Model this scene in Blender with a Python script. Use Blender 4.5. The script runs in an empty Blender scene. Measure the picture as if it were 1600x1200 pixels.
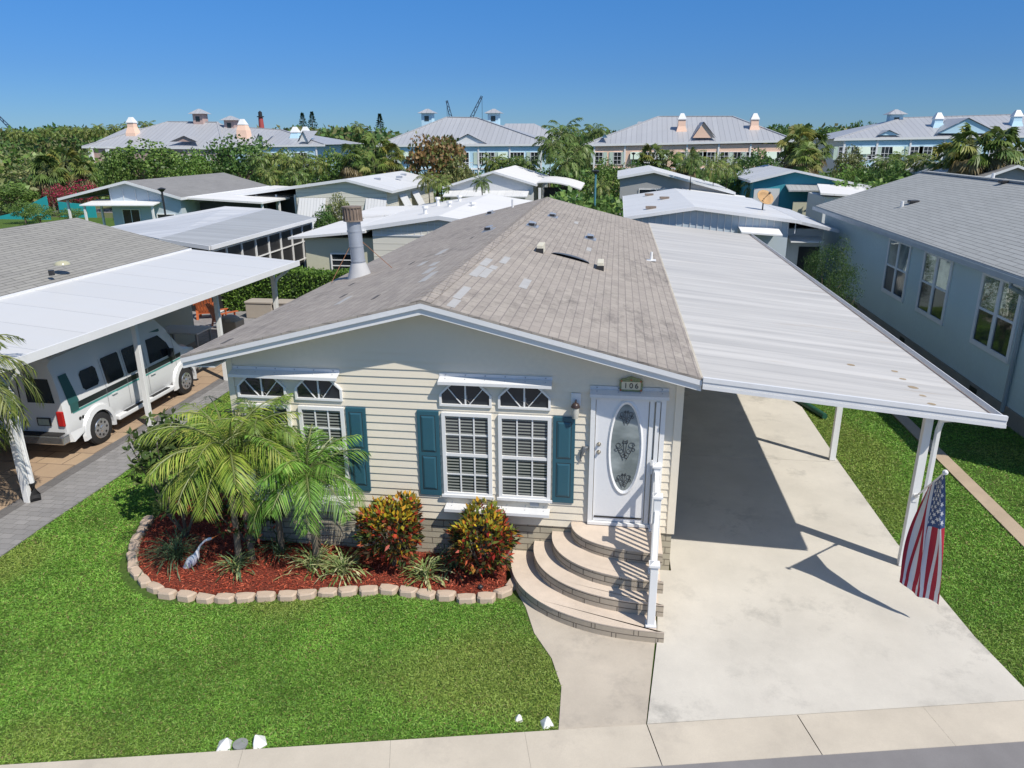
import bpy, math, random
import numpy as np
from mathutils import Vector, Matrix
R=math.radians
random.seed(7); rng=np.random.default_rng(7)
sc=bpy.context.scene
# ------------------------------------------------------------------ camera, sky, sun, exposure
CAM=np.array([2.6308,-10.5349,6.6159]); FPX=1150.66
_t,_p,_r=R(18.3948),R(7.9878),R(-0.27875)
_fw=np.array([-math.sin(_p)*math.cos(_t),math.cos(_p)*math.cos(_t),-math.sin(_t)])
_ri=np.array([math.cos(_p),math.sin(_p),0.0]); _up=np.cross(_ri,_fw)
_r2=_ri*math.cos(_r)+_up*math.sin(_r); _u2=_up*math.cos(_r)-_ri*math.sin(_r)
cd=bpy.data.cameras.new('camera'); cam=bpy.data.objects.new('camera',cd); sc.collection.objects.link(cam)
cd.sensor_width=36; cd.sensor_fit='HORIZONTAL'; cd.lens=FPX*36/1600; cd.clip_start=.1; cd.clip_end=6000
cam.matrix_world=Matrix(((_r2[0],_u2[0],-_fw[0],CAM[0]),(_r2[1],_u2[1],-_fw[1],CAM[1]),(_r2[2],_u2[2],-_fw[2],CAM[2]),(0,0,0,1)))
sc.camera=cam
SUN=Vector((.66,-.49,1.0)).normalized()
w=bpy.data.worlds.new('World'); sc.world=w; w.use_nodes=True
nt=w.node_tree; bg=nt.nodes['Background']; sk=nt.nodes.new('ShaderNodeTexSky')
sk.sky_type='NISHITA'; sk.sun_disc=False; sk.sun_elevation=math.asin(SUN.z); sk.sun_rotation=math.atan2(SUN.x,SUN.y)
sk.altitude=1500; sk.air_density=1.0; sk.dust_density=0.0; sk.ozone_density=2.5
mxs=nt.nodes.new('ShaderNodeMix'); mxs.data_type='RGBA'; mxs.blend_type='MULTIPLY'; mxs.inputs[0].default_value=1; mxs.inputs[7].default_value=(.97,.95,.90,1)
nt.links.new(sk.outputs[0],mxs.inputs[6]); tcw=nt.nodes.new('ShaderNodeTexCoord'); spx=nt.nodes.new('ShaderNodeSeparateXYZ'); nt.links.new(tcw.outputs['Generated'],spx.inputs[0])
rpw=nt.nodes.new('ShaderNodeValToRGB'); nt.links.new(spx.outputs[2],rpw.inputs[0]); ew=rpw.color_ramp.elements   # deeper, polarised blue low in the sky
for _p,_c in ((0,(.175,.29,.50,1)),(.08,(.172,.32,.565,1)),(.16,(.182,.40,.68,1)),(.5,(.85,.92,1,1))):
    if _p==0: e_=ew[0]
    elif _p==.5: e_=ew[-1]
    else: e_=ew.new(_p)
    e_.position=_p; e_.color=_c
mx2=nt.nodes.new('ShaderNodeMix'); mx2.data_type='RGBA'; mx2.blend_type='MULTIPLY'; mx2.inputs[0].default_value=1
nt.links.new(mxs.outputs[2],mx2.inputs[6]); nt.links.new(rpw.outputs[0],mx2.inputs[7]); nt.links.new(mx2.outputs[2],bg.inputs[0]); bg.inputs[1].default_value=.15
sl=bpy.data.lights.new('sun','SUN'); so=bpy.data.objects.new('sun',sl); sc.collection.objects.link(so)
sl.energy=4.3; sl.angle=R(.55); sl.color=(1,.94,.84); so.rotation_euler=SUN.to_track_quat('Z','Y').to_euler()
sc.view_settings.view_transform='Standard'; sc.view_settings.look='None'; sc.view_settings.gamma=1
sc.view_settings.use_curve_mapping=False; sc.view_settings.exposure=0.2
sc.render.engine='CYCLES'; sc.cycles.max_bounces=6; sc.cycles.transparent_max_bounces=6
try: sc.cycles.use_denoising=True
except Exception: pass

def ray(u,v): return _fw+(u-800)/FPX*_r2-(v-600)/FPX*_u2
def at(u,v,Y):                       # survey: the point that stands at depth Y on a line of sight
    d=ray(u,v); q=CAM+d*(Y-CAM[1])/d[1]; return Vector(q)
def onz(u,v,z=0.0):
    d=ray(u,v); q=CAM+d*(z-CAM[2])/d[2]; return Vector(q)

# ------------------------------------------------------------------ objects
COL=sc.collection
def tag(o,label=None,cat=None,group=None,kind=None):
    if label: o['label']=label
    if cat: o['category']=cat
    if group: o['group']=group
    if kind: o['kind']=kind
    return o
def thing(name,label,cat,loc=(0,0,0),rz=0,group=None,sc_=None):
    o=bpy.data.objects.new(name,None); COL.objects.link(o); o.location=loc; o.rotation_euler=(0,0,rz)
    o.empty_display_size=.2
    if sc_ is not None: o.scale=sc_ if hasattr(sc_,'__len__') else (sc_,)*3
    return tag(o,label,cat,group)
def link(name,me,parent=None):
    o=bpy.data.objects.new(name,me); COL.objects.link(o)
    if parent is not None: o.parent=parent
    return o
def base_of(o):
    b=Vector((0,0,0))
    while o is not None: b+=o.location; o=o.parent
    return b
class MB:
    def __init__(s): s.v=[]; s.f=[]; s.c=[]
    def face(s,pts,c=None):
        n=len(s.v); s.v.extend([tuple(p) for p in pts]); s.f.append(tuple(range(n,n+len(pts)))); return s
    def mesh(s,v,f):
        n=len(s.v); s.v.extend([tuple(p) for p in v]); s.f.extend([tuple(i+n for i in q) for q in f]); return s
    def box(s,x0,x1,y0,y1,z0,z1):
        v=[(x0,y0,z0),(x1,y0,z0),(x1,y1,z0),(x0,y1,z0),(x0,y0,z1),(x1,y0,z1),(x1,y1,z1),(x0,y1,z1)]
        return s.mesh(v,[(0,3,2,1),(4,5,6,7),(0,1,5,4),(1,2,6,5),(2,3,7,6),(3,0,4,7)])
    def obox(s,c,size,rz=0,rx=0):
        M=Matrix.Rotation(rz,3,'Z')@Matrix.Rotation(rx,3,'X'); a,b,h=[q/2 for q in size]; c=Vector(c)
        v=[c+M@Vector(p) for p in [(-a,-b,-h),(a,-b,-h),(a,b,-h),(-a,b,-h),(-a,-b,h),(a,-b,h),(a,b,h),(-a,b,h)]]
        return s.mesh(v,[(0,3,2,1),(4,5,6,7),(0,1,5,4),(1,2,6,5),(2,3,7,6),(3,0,4,7)])
    def bar(s,p0,p1,w,h=None):
        h=h or w; p0=Vector(p0);p1=Vector(p1); d=(p1-p0).normalized()
        a=d.cross(Vector((0,0,1)));  a=Vector((1,0,0)) if a.length<1e-3 else a.normalized(); b=a.cross(d)
        v=[]
        for p in (p0,p1): v+= [p+a*w/2*i+b*h/2*j for i,j in ((-1,-1),(1,-1),(1,1),(-1,1))]
        return s.mesh(v,[(0,3,2,1),(4,5,6,7),(0,1,5,4),(1,2,6,5),(2,3,7,6),(3,0,4,7)])
    def tube(s,pts,rad,n=8,cap=True):
        pts=[Vector(p) for p in pts]; rad=rad if hasattr(rad,'__len__') else [rad]*len(pts); v=[];f=[]
        for i,p in enumerate(pts):
            d=(pts[min(i+1,len(pts)-1)]-pts[max(i-1,0)]).normalized()
            a=d.cross(Vector((0,0,1)));  a=Vector((1,0,0)) if a.length<1e-2 else a.normalized(); b=a.cross(d)
            v+=[p+(a*math.cos(2*math.pi*k/n)+b*math.sin(2*math.pi*k/n))*rad[i] for k in range(n)]
        for i in range(len(pts)-1):
            for k in range(n): f.append((i*n+k,i*n+(k+1)%n,(i+1)*n+(k+1)%n,(i+1)*n+k))
        if cap: f.append(tuple(range(n))[::-1]); f.append(tuple(range((len(pts)-1)*n,len(pts)*n)))
        return s.mesh(v,f)
    def prism(s,poly,z0,z1):          # polygon (x,y) raised from z0 to z1
        n=len(poly); v=[(p[0],p[1],z0) for p in poly]+[(p[0],p[1],z1) for p in poly]
        return s.mesh(v,[tuple(range(n))[::-1],tuple(range(n,2*n))]+[(i,(i+1)%n,n+(i+1)%n,n+i) for i in range(n)])
    def slab(s,pts,t):                # sloped panel: top polygon pts, thickness t straight down
        n=len(pts); v=[tuple(p) for p in pts]+[(p[0],p[1],p[2]-t) for p in pts]
        return s.mesh(v,[tuple(range(n)),tuple(range(n,2*n))[::-1]]+[((i+1)%n,i,n+i,n+(i+1)%n) for i in range(n)])
    def xz(s,poly,y0,y1):             # polygon (x,z) extruded along y, front at y0
        n=len(poly); v=[(p[0],y0,p[1]) for p in poly]+[(p[0],y1,p[1]) for p in poly]
        return s.mesh(v,[tuple(range(n)),tuple(range(n,2*n))[::-1]]+[((i+1)%n,i,n+i,n+(i+1)%n) for i in range(n)])
    def dome(s,c,r,n=12,m=5,zs=1.0):
        v=[];f=[]
        for j in range(m):
            a=math.pi/2*j/m
            for k in range(n): v.append((c[0]+r*math.cos(a)*math.cos(2*math.pi*k/n),c[1]+r*math.cos(a)*math.sin(2*math.pi*k/n),c[2]+r*zs*math.sin(a)))
        v.append((c[0],c[1],c[2]+r*zs))
        for j in range(m-1):
            for k in range(n): f.append((j*n+k,j*n+(k+1)%n,(j+1)*n+(k+1)%n,(j+1)*n+k))
        for k in range(n): f.append(((m-1)*n+k,(m-1)*n+(k+1)%n,m*n))
        return s.mesh(v,f)
    def me(s,name,m,off=(0,0,0),smooth=False,bevel=0):
        off=Vector(off); me=bpy.data.meshes.new(name)
        me.from_pydata([tuple(Vector(p)-off) for p in s.v],[],s.f); me.materials.append(m); me.update()
        uv=me.uv_layers.new(name='UVMap'); co=s.v; data=[0.0]*(2*len(me.loops)); Z=Vector((0,0,1))
        for p in me.polygons:
            n=p.normal
            if abs(n.z)>.9995 or n.length<.5: t=Vector((1,0,0)); b=Vector((0,1,0))
            else: t=Z.cross(n).normalized(); b=n.cross(t)
            for li in p.loop_indices:
                q=co[me.loops[li].vertex_index]; data[2*li]=q[0]*t[0]+q[1]*t[1]+q[2]*t[2]; data[2*li+1]=q[0]*b[0]+q[1]*b[1]+q[2]*b[2]
        uv.data.foreach_set('uv',data)
        if smooth:
            me.polygons.foreach_set('use_smooth',[True]*len(me.polygons))
        return me
    def build(s,name,m,parent=None,smooth=False,local=False,bevel=0):
        off=Vector((0,0,0)) if local or parent is None else base_of(parent)
        o=link(name,s.me(name,m,off,smooth),parent)
        if bevel:
            b=o.modifiers.new('bevel','BEVEL'); b.width=bevel; b.segments=2; b.limit_method='ANGLE'; b.angle_limit=R(40)
        if smooth:
            try: o.data.set_sharp_from_angle(angle=R(40))
            except Exception: pass
        return o

# ------------------------------------------------------------------ materials
def newmat(name):
    m=bpy.data.materials.new(name); m.use_nodes=True; n=m.node_tree; b=n.nodes['Principled BSDF']; return m,n,b
class G:
    def __init__(s,n): s.n=n; s.tc=n.nodes.new('ShaderNodeTexCoord')
    def node(s,t,**k):
        x=s.n.nodes.new(t)
        for a,b in k.items(): setattr(x,a,b)
        return x
    def L(s,a,b): s.n.links.new(a,b)
    def map(s,src,scale=(1,1,1),loc=(0,0,0),rot=(0,0,0)):
        x=s.node('ShaderNodeMapping'); s.L(src,x.inputs[0]); x.inputs[3].default_value=scale; x.inputs[1].default_value=loc; x.inputs[2].default_value=rot; return x.outputs[0]
    def noise(s,vec,scale=5,det=4,rough=.55):
        x=s.node('ShaderNodeTexNoise'); s.L(vec,x.inputs['Vector']); x.inputs['Scale'].default_value=scale; x.inputs['Detail'].default_value=det; x.inputs['Roughness'].default_value=rough; return x.outputs[0]
    def ramp(s,f,stops):
        x=s.node('ShaderNodeValToRGB'); s.L(f,x.inputs[0]); e=x.color_ramp.elements
        while len(e)<len(stops): e.new(.5)
        for i,(p,c) in enumerate(stops): e[i].position=p; e[i].color=(c if hasattr(c,'__len__') else (c,c,c))[:3]+(1,) if hasattr(c,'__len__') else (c,c,c,1)
        return x.outputs[0]
    def mix(s,f,a,b,mode='MIX'):
        x=s.node('ShaderNodeMix',data_type='RGBA',blend_type=mode)
        for i,q in ((0,f),(6,a),(7,b)):
            if hasattr(q,'is_linked'): s.L(q,x.inputs[i])
            elif i==0: x.inputs[0].default_value=q
            else: x.inputs[i].default_value=tuple(q)[:3]+(1,)
        return x.outputs[2]
    def math(s,op,a,b=0.0):
        x=s.node('ShaderNodeMath',operation=op)
        for i,q in ((0,a),(1,b)):
            if hasattr(q,'is_linked'): s.L(q,x.inputs[i])
            else: x.inputs[i].default_value=q
        return x.outputs[0]
    def bump(s,h,b,strength=.4,dist=.02):
        x=s.node('ShaderNodeBump'); s.L(h,x.inputs['Height']); x.inputs['Strength'].default_value=strength; x.inputs['Distance'].default_value=dist; s.L(x.outputs[0],b.inputs['Normal'])
def mul(c,k): return tuple(min(1,q*k) for q in c)
def paint(name,c,rough=.5,var=.12,vs=1.2,spec=.5,metal=0,fine=True):
    m,n,b=newmat(name); g=G(n); o=g.tc.outputs['Object']
    a=g.noise(o,vs,5,.6); col=g.mix(g.ramp(a,[(.3,0.0),(.75,1.0)]),mul(c,1-var),mul(c,1+var*.5))
    if fine: col=g.mix(g.ramp(g.noise(o,vs*22,3),[(.35,0.0),(.75,1.0)]),col,mul(c,1-var*.8)); 
    if fine:
        x=n.nodes[-1]
    g.L(col,b.inputs['Base Color']); b.inputs['Roughness'].default_value=rough; b.inputs['Metallic'].default_value=metal
    b.inputs['Specular IOR Level'].default_value=spec
    return m
def concrete(name,c,stain=(.2,.19,.18),amt=.5,sc1=.7,rough=.9):
    m,n,b=newmat(name); g=G(n); o=g.tc.outputs['Object']
    col=g.mix(g.ramp(g.noise(o,sc1,6,.65),[(.3,0.0),(.7,1.0)]),mul(c,.86),mul(c,1.06))
    f=g.math('MULTIPLY',g.ramp(g.noise(o,1.1,8,.75),[(.52,0.0),(.70,1.0)]),g.ramp(g.noise(g.map(o,loc=(7,3,0)),.35,3),[(.40,0.0),(.62,1.0)]))
    col=g.mix(g.math('MULTIPLY',f,amt),col,stain)
    col=g.mix(g.ramp(g.noise(o,60,3,.7),[(.3,0.0),(.7,.16)]),col,mul(c,.6))
    g.L(col,b.inputs['Base Color']); b.inputs['Roughness'].default_value=rough; g.bump(g.noise(o,45,4,.7),b,.25,.01); b.inputs['Specular IOR Level'].default_value=.25
    return m
def brick(name,c1,c2,mortar,bw,rh,ms=.008,off=.5,var=.25,stain=None,bumps=.6,rough=.85,smooth=.1):
    m,n,b=newmat(name); g=G(n); uv=g.tc.outputs['UV']
    x=g.node('ShaderNodeTexBrick'); x.offset=off; g.L(uv,x.inputs['Vector']); x.inputs['Scale'].default_value=1; x.inputs['Brick Width'].default_value=bw; x.inputs['Row Height'].default_value=rh
    x.inputs['Mortar Size'].default_value=ms; x.inputs['Mortar Smooth'].default_value=smooth; x.inputs['Color1'].default_value=c1+(1,); x.inputs['Color2'].default_value=c2+(1,); x.inputs['Mortar'].default_value=mortar+(1,)
    col=x.outputs[0]; nz=g.noise(uv,2.5,6,.7)
    col=g.mix(g.ramp(nz,[(.35,0.0),(.7,var)]),col,mul(c1,.5))
    col=g.mix(g.ramp(g.noise(uv,.45,4,.6),[(.35,0.0),(.7,var)]),col,mul(c2,1.25))
    col=g.mix(g.ramp(g.noise(uv,90,2,.6),[(.35,0.0),(.7,.22)]),col,mul(c1,.45))
    if stain:
        f=g.math('MULTIPLY',g.ramp(g.noise(g.map(uv,scale=(1.0,2.2,1)),1.8,7,.75),[(.46,0.0),(.70,1.0)]),g.ramp(g.noise(g.map(uv,loc=(3.3,1.7,0)),.3,3),[(.38,0.0),(.62,1.0)]))
        col=g.mix(g.math('MULTIPLY',f,stain[1]),col,stain[0])
    g.L(col,b.inputs['Base Color']); b.inputs['Roughness'].default_value=rough; b.inputs['Specular IOR Level'].default_value=.25
    h=g.math('SUBTRACT',g.math('MULTIPLY',g.noise(uv,30,4,.7),.35),x.outputs[1]); g.bump(h,b,bumps,.012)
    return m
def seams(name,c,pitch=.45,line=.55,rough=.4,streak=0.0,streakc=(.4,.38,.35),wid=.06,var=.08,metal=0.0,axis=0,rust=0.0):
    m,n,b=newmat(name); g=G(n); uv=g.tc.outputs['UV']; sp=g.node('ShaderNodeSeparateXYZ'); g.L(uv,sp.inputs[0])
    u=sp.outputs[axis]; fr=g.math('FRACT',g.math('DIVIDE',u,pitch)); ln=g.math('LESS_THAN',fr,wid)
    idx=g.math('FLOOR',g.math('DIVIDE',u,pitch)); wn=g.node('ShaderNodeTexWhiteNoise',noise_dimensions='1D'); g.L(idx,wn.inputs['W'])
    col=g.mix(wn.outputs[0],mul(c,1-var),mul(c,1+var*.6))
    st=(2.2,.12,1) if axis==0 else (.12,2.2,1)
    if streak: col=g.mix(g.ramp(g.noise(g.map(uv,scale=st),1.6,6,.65),[(.42,0.0),(.68,streak)]),col,streakc)
    col=g.mix(g.ramp(g.noise(uv,.8,5,.6),[(.35,0.0),(.8,var*1.8)]),col,mul(c,.7))
    if rust: col=g.mix(g.ramp(g.noise(g.map(uv,scale=(2.5,.35,1) if axis==0 else (.35,2.5,1)),1.1,6,.7),[(.60,0.0),(.74,rust)]),col,(.42,.30,.17))
    col=g.mix(g.math('MULTIPLY',ln,1-line),col,mul(c,.35))
    g.L(col,b.inputs['Base Color']); b.inputs['Roughness'].default_value=rough; b.inputs['Metallic'].default_value=metal
    g.bump(g.math('LESS_THAN',fr,wid*1.8),b,.5,.02); return m
def leafmat(name,rough=.45,trans=.32,bump=False):
    m,n,b=newmat(name); g=G(n); a=g.node('ShaderNodeAttribute',attribute_name='tint'); g.L(a.outputs[0],b.inputs['Base Color']); b.inputs['Roughness'].default_value=rough; b.inputs['Specular IOR Level'].default_value=.35
    tr=g.node('ShaderNodeBsdfTranslucent'); g.L(a.outputs[0],tr.inputs[0]); mx=g.node('ShaderNodeMixShader'); mx.inputs[0].default_value=trans
    g.L(b.outputs[0],mx.inputs[1]); g.L(tr.outputs[0],mx.inputs[2]); g.L(mx.outputs[0],n.nodes['Material Output'].inputs[0]); return m
def glass(name,c=(.02,.025,.03),rough=.06):
    m,n,b=newmat(name); g=G(n); o=g.tc.outputs['Object']
    col=g.mix(g.ramp(g.noise(o,1.3,3),[(.3,0.0),(.7,1.0)]),mul(c,.6),mul(c,1.6)); g.L(col,b.inputs['Base Color']); b.inputs['Roughness'].default_value=rough; b.inputs['Specular IOR Level'].default_value=.7
    g.bump(g.noise(o,1.7,2),b,.06,.05); return m
WHITE=paint('white_paint',(.79,.79,.78),.45,.06); TRIM=paint('white_trim',(.75,.755,.76),.5,.10,.9)
CREAM=paint('cream_siding',(.77,.70,.57),.55,.07,.6); TEAL=paint('teal_paint',(.028,.105,.145),.45,.10,2)
GLASS=glass('dark_glass'); DARK=paint('dark_metal',(.03,.03,.032),.4,.2,3); RUBBER=paint('rubber',(.02,.02,.021),.8,.2,5)
ALU=paint('galvanised_metal',(.40,.43,.48),.4,.18,3,metal=.25); RUST=paint('rusty_metal',(.30,.23,.18),.7,.5,6)
LEAF=leafmat('leaf'); GRASSM=leafmat('grass_blade',.55,.2); BARK=paint('bark',(.20,.165,.12),.95,.4,5)
WOODO=paint('orange_plastic',(.52,.13,.04),.5,.15,3); BEIGE=paint('beige_plastic',(.42,.37,.31),.6,.08,3)

# ------------------------------------------------------------------ foliage
def leaves(name,P,D,N,Ln,W,T,m=LEAF,sag=0.0):
    """quads from base P along D (unit), side = D x N, length Ln, half width W, tint T (n,3)"""
    P=np.asarray(P,float);D=np.asarray(D,float);N=np.asarray(N,float);n=len(P)
    Ln=np.broadcast_to(np.asarray(Ln,float),(n,))[:,None];W=np.broadcast_to(np.asarray(W,float),(n,))[:,None]
    S=np.cross(D,N);S/=np.linalg.norm(S,axis=1,keepdims=True)+1e-9
    mid=P+D*Ln*.45; tip=P+D*Ln; tip[:,2]-=(Ln*sag)[:,0]
    V=np.stack([P,mid+S*W,tip,mid-S*W],1).reshape(-1,3)
    me=bpy.data.meshes.new(name); me.vertices.add(4*n); me.vertices.foreach_set('co',V.ravel().astype(np.float32))
    me.loops.add(4*n); me.loops.foreach_set('vertex_index',np.arange(4*n,dtype=np.int32)); me.polygons.add(n)
    me.polygons.foreach_set('loop_start',np.arange(0,4*n,4,dtype=np.int32)); me.polygons.foreach_set('loop_total',np.full(n,4,dtype=np.int32))
    a=me.color_attributes.new('tint','FLOAT_COLOR','POINT'); C4=np.ones((n,4,4),np.float32); C4[:,:,:3]=np.clip(np.asarray(T)*(1.22 if m is LEAF else 1.0),0,1)[:,None,:]; a.data.foreach_set('color',C4.ravel())
    me.materials.append(m); me.update(); me.validate(); return me
def unit(a): return a/(np.linalg.norm(a,axis=1,keepdims=True)+1e-9)
def tints(n,pal,jit=.18):
    pal=np.array(pal); i=rng.integers(0,len(pal),n); return np.clip(pal[i]*(1+rng.uniform(-jit,jit,(n,1))),0,1)
GREEN=[(.10,.175,.035),(.13,.21,.045),(.07,.13,.03),(.16,.23,.06)]
DKGREEN=[(.055,.115,.03),(.08,.15,.035),(.10,.175,.045)]
LIME=[(.13,.22,.04),(.09,.19,.03),(.16,.24,.06)]
SEAGR=[(.20,.13,.05),(.13,.14,.04),(.26,.16,.07),(.09,.12,.03),(.17,.10,.045)]
BUSHOL=[(.17,.19,.07),(.13,.16,.05),(.22,.22,.09),(.09,.12,.04)]
MAG=[(.45,.03,.10),(.30,.02,.06),(.06,.12,.03),(.05,.10,.03),(.38,.05,.09)]
def crown_pts(rx,ry,rz,blobs,per,rb,seed,fl=.35):
    r=np.random.default_rng(seed); P=[];N=[];B=[]
    for k in range(blobs):
        d=unit(r.normal(size=(1,3)))[0]; d[2]=d[2]*.9+.12; q=r.uniform(.45,.92)
        c=np.array([d[0]*rx,d[1]*ry,d[2]*rz])*q; rr=rb*r.uniform(.65,1.25)
        dd=unit(r.normal(size=(per,3))); dd[:,2]=np.where(dd[:,2]<-.3,-dd[:,2],dd[:,2]); u=r.uniform(.72,1.08,(per,1))
        P.append(c+dd*u*rr*np.array([1,1,.75])); N.append(unit(dd+r.normal(size=(per,3))*.45)); B.append(np.full(per,r.uniform(.72,1.25)))
    return np.concatenate(P),np.concatenate(N),np.concatenate(B)
def crown_mesh(name,rx,ry,rz,blobs,per,rb,leaf,pal,seed,wd=.4):
    P,N,B=crown_pts(rx,ry,rz,blobs,per,rb,seed); n=len(P); r=np.random.default_rng(seed+1)
    D=unit(np.cross(N,r.normal(size=(n,3)))+N*.35); T=np.clip(tints(n,pal)*B[:,None],0,1)
    return leaves(name,P,D,N,leaf*r.uniform(.7,1.3,n),leaf*wd*r.uniform(.8,1.2,n),T)
def trunk_mb(h,r,rx,rz,limbs=6,seed=0):
    q=random.Random(seed); m=MB(); m.tube([(0,0,0),(.1,.05,h*.5),(0,.1,h)],[r,r*.8,r*.6],7)
    for k in range(limbs):
        a=k*2.4+q.random(); m.tube([(0,0,h*.75),(math.cos(a)*rx*.35,math.sin(a)*rx*.35,h+rz*.2),(math.cos(a)*rx*.7,math.sin(a)*rx*.7,h+rz*q.uniform(.4,1.0))],[r*.5,r*.3,r*.1],5)
    return m
_cache={}
def broad_tree(loc,w,h,label,kind='tree',pal=GREEN,leaf=.34,blobs=46,per=60,group='trees beyond the homes',name='broadleaf_tree',wd=.42,clear=.25,key=0):
    k=(name,key,id(pal))
    if k not in _cache:
        _cache[k]=(crown_mesh('crown',1*4,1*4,3,blobs,per,1.25,leaf*1.0,pal,sum(map(ord,name))%500+key*7,wd),trunk_mb(3.0,.28,3.4,2.4,7,key).me('trunk',BARK))
    cm,tm=_cache[k]; t=thing(name,label,kind,loc,random.uniform(0,6.28),group)
    s=w/9.4; sz=h*(1-clear)/2/3.45; zc=h-3.3*sz
    c=link('crown',cm,t); c.scale=(s,s,sz); c.location=(0,0,zc)
    b=link('trunk',tm,t); b.scale=(s,s,max(.2,(zc)/4.2))
    return t
def frond(L,n,lw,ll,az,el,curve,r,P,D,N,LL,WW,B,spread=1.0,vee=.5,br=1.0,z0=0,off=.04):
    """adds leaflets of one feather frond"""
    p=np.array([math.cos(az)*off,math.sin(az)*off,z0]); pts=[p.copy()]; e=el; st=L/n; pts2=[]
    hz=np.array([math.cos(az),math.sin(az),0]); sd=np.array([-math.sin(az),math.cos(az),0])
    for i in range(n):
        t=i/n; e=el-curve*t**1.3; d=hz*math.cos(e)+np.array([0,0,1])*math.sin(e); p=p+d*st; pts.append(p.copy())
        nn=np.cross(sd,d); nn=-nn if nn[2]<0 and abs(e)<1.5 else nn
        if t<.10: continue
        f=math.sin(math.pi*min(1,(t*.86+.14)))**.6
        for s in (-1,1):
            dd=sd*s*spread+d*(.75+.5*t)+nn*(-vee*.3)+r.normal(size=3)*.10; dd[2]-=vee*.35
            dd/=np.linalg.norm(dd); P.append(p+d*st*r.uniform(-.3,.3)); D.append(dd); N.append(nn+r.normal(size=3)*.25)
            LL.append(ll*f*r.uniform(.85,1.1)); WW.append(lw); B.append(br)
    return pts
def palm_crown(name,nf,L,n,lw,ll,seed,pal,curve=(1.3,2.2),el=(.1,1.3),vee=.6,rachis=True,sag=.12,off=.05):
    r=np.random.default_rng(seed); P=[];D=[];N=[];LL=[];WW=[];B=[]; m=MB()
    for k in range(nf):
        az=k*2.39996+r.uniform(-.2,.2); e=el[1]-(el[1]-el[0])*(k/nf)**.8; br=r.uniform(.75,1.2)
        pts=frond(L*r.uniform(.85,1.08),n,lw,ll,az,e,r.uniform(*curve)*(0.75+.35*k/nf),r,P,D,N,LL,WW,B,vee=vee,br=br,z0=-.02*k/nf,off=off)
        m.tube(pts[::max(1,n//7)],[max(.004,.016*L*(1-.85*i/8)) for i in range(len(pts[::max(1,n//7)]))],4,False)
    T=np.clip(tints(len(P),pal,.15)*np.array(B)[:,None],0,1)
    me=leaves(name,P,D,N,LL,WW,T,sag=sag); return me,m
def fan_crown(name,nf,L,seed,pal,blades=13):
    r=np.random.default_rng(seed); P=[];D=[];N=[];LL=[];T=[]; m=MB()
    for k in range(nf):
        az=r.uniform(0,6.28); e=r.uniform(-.9,1.35) if k>nf*.25 else r.uniform(-1.2,-.5)
        d=np.array([math.cos(az)*math.cos(e),math.sin(az)*math.cos(e),math.sin(e)]); sd=np.array([-math.sin(az),math.cos(az),0]); nn=np.cross(sd,d)
        c=d*L*.55; c[2]-=.12*L*(1-math.sin(e)); m.tube([(0,0,0),tuple(c)],[.02,.012],4,False); b=r.uniform(.7,1.2)
        for j in range(blades):
            a=(j/(blades-1)-.5)*3.6; dd=d*math.cos(a)+sd*math.sin(a)+nn*.12; dd[2]-=.28; dd/=np.linalg.norm(dd)
            P.append(c);D.append(dd);N.append(nn+r.normal(size=3)*.3);LL.append(L*.5*r.uniform(.8,1.1)); T.append(np.array(pal[k%len(pal)])*b if e>-.5 else np.array((.20,.16,.08))*b)
    return leaves(name,P,D,N,LL,L*.055,np.clip(T,0,1),sag=.35),m
PALMG=[(.14,.20,.045),(.19,.24,.06),(.10,.16,.035),(.25,.26,.08)]
PALMD=[(.08,.14,.035),(.12,.18,.045),(.15,.20,.06)]
PALMY=[(.22,.21,.05),(.16,.20,.05),(.12,.16,.04)]
def palm(loc,h,w,label,style='feather',pal=PALMG,group='palms among the homes',name='palm_tree',key=0,lean=0.0,cat='palm tree'):
    k=('palm',style,key,id(pal))
    if k not in _cache:
        if style=='feather': a,b=palm_crown('crown',20,2.6,20,.05,.75,50+key,pal,(1.4,2.2),(-.35,1.35),.9,sag=.3)
        elif style=='far': a,b=palm_crown('crown',22,2.6,12,.09,.9,80+key,pal,(1.4,2.4),(-.4,1.3),.9,sag=.3)
        else: a,b=fan_crown('crown',34,2.4,90+key,pal)
        _cache[k]=(a,b.me('fronds',LEAFSTEM))
    cm,rm=_cache[k]; rad=1.9 if style=='fan' else 2.35
    t=thing(name,label,cat,loc,random.uniform(0,6.28),group); s=w/2/rad
    c=link('crown',cm,t); c.scale=(s,s,s); c.location=(lean*h,0,h-1.0*s)
    f=link('frond_stems',rm,c)
    tr=MB(); zt=h-1.0*s; tr.tube([(0,0,-.05),(lean*h*.3,.03*h,zt*.5),(lean*h,0,zt)],[.17*max(s,.6),.12*max(s,.6),.11*max(s,.6)],8); tr.build('trunk',BARK,t,True,True)
    return t
LEAFSTEM=paint('palm_stem',(.20,.23,.08),.5,.2,4)
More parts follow.
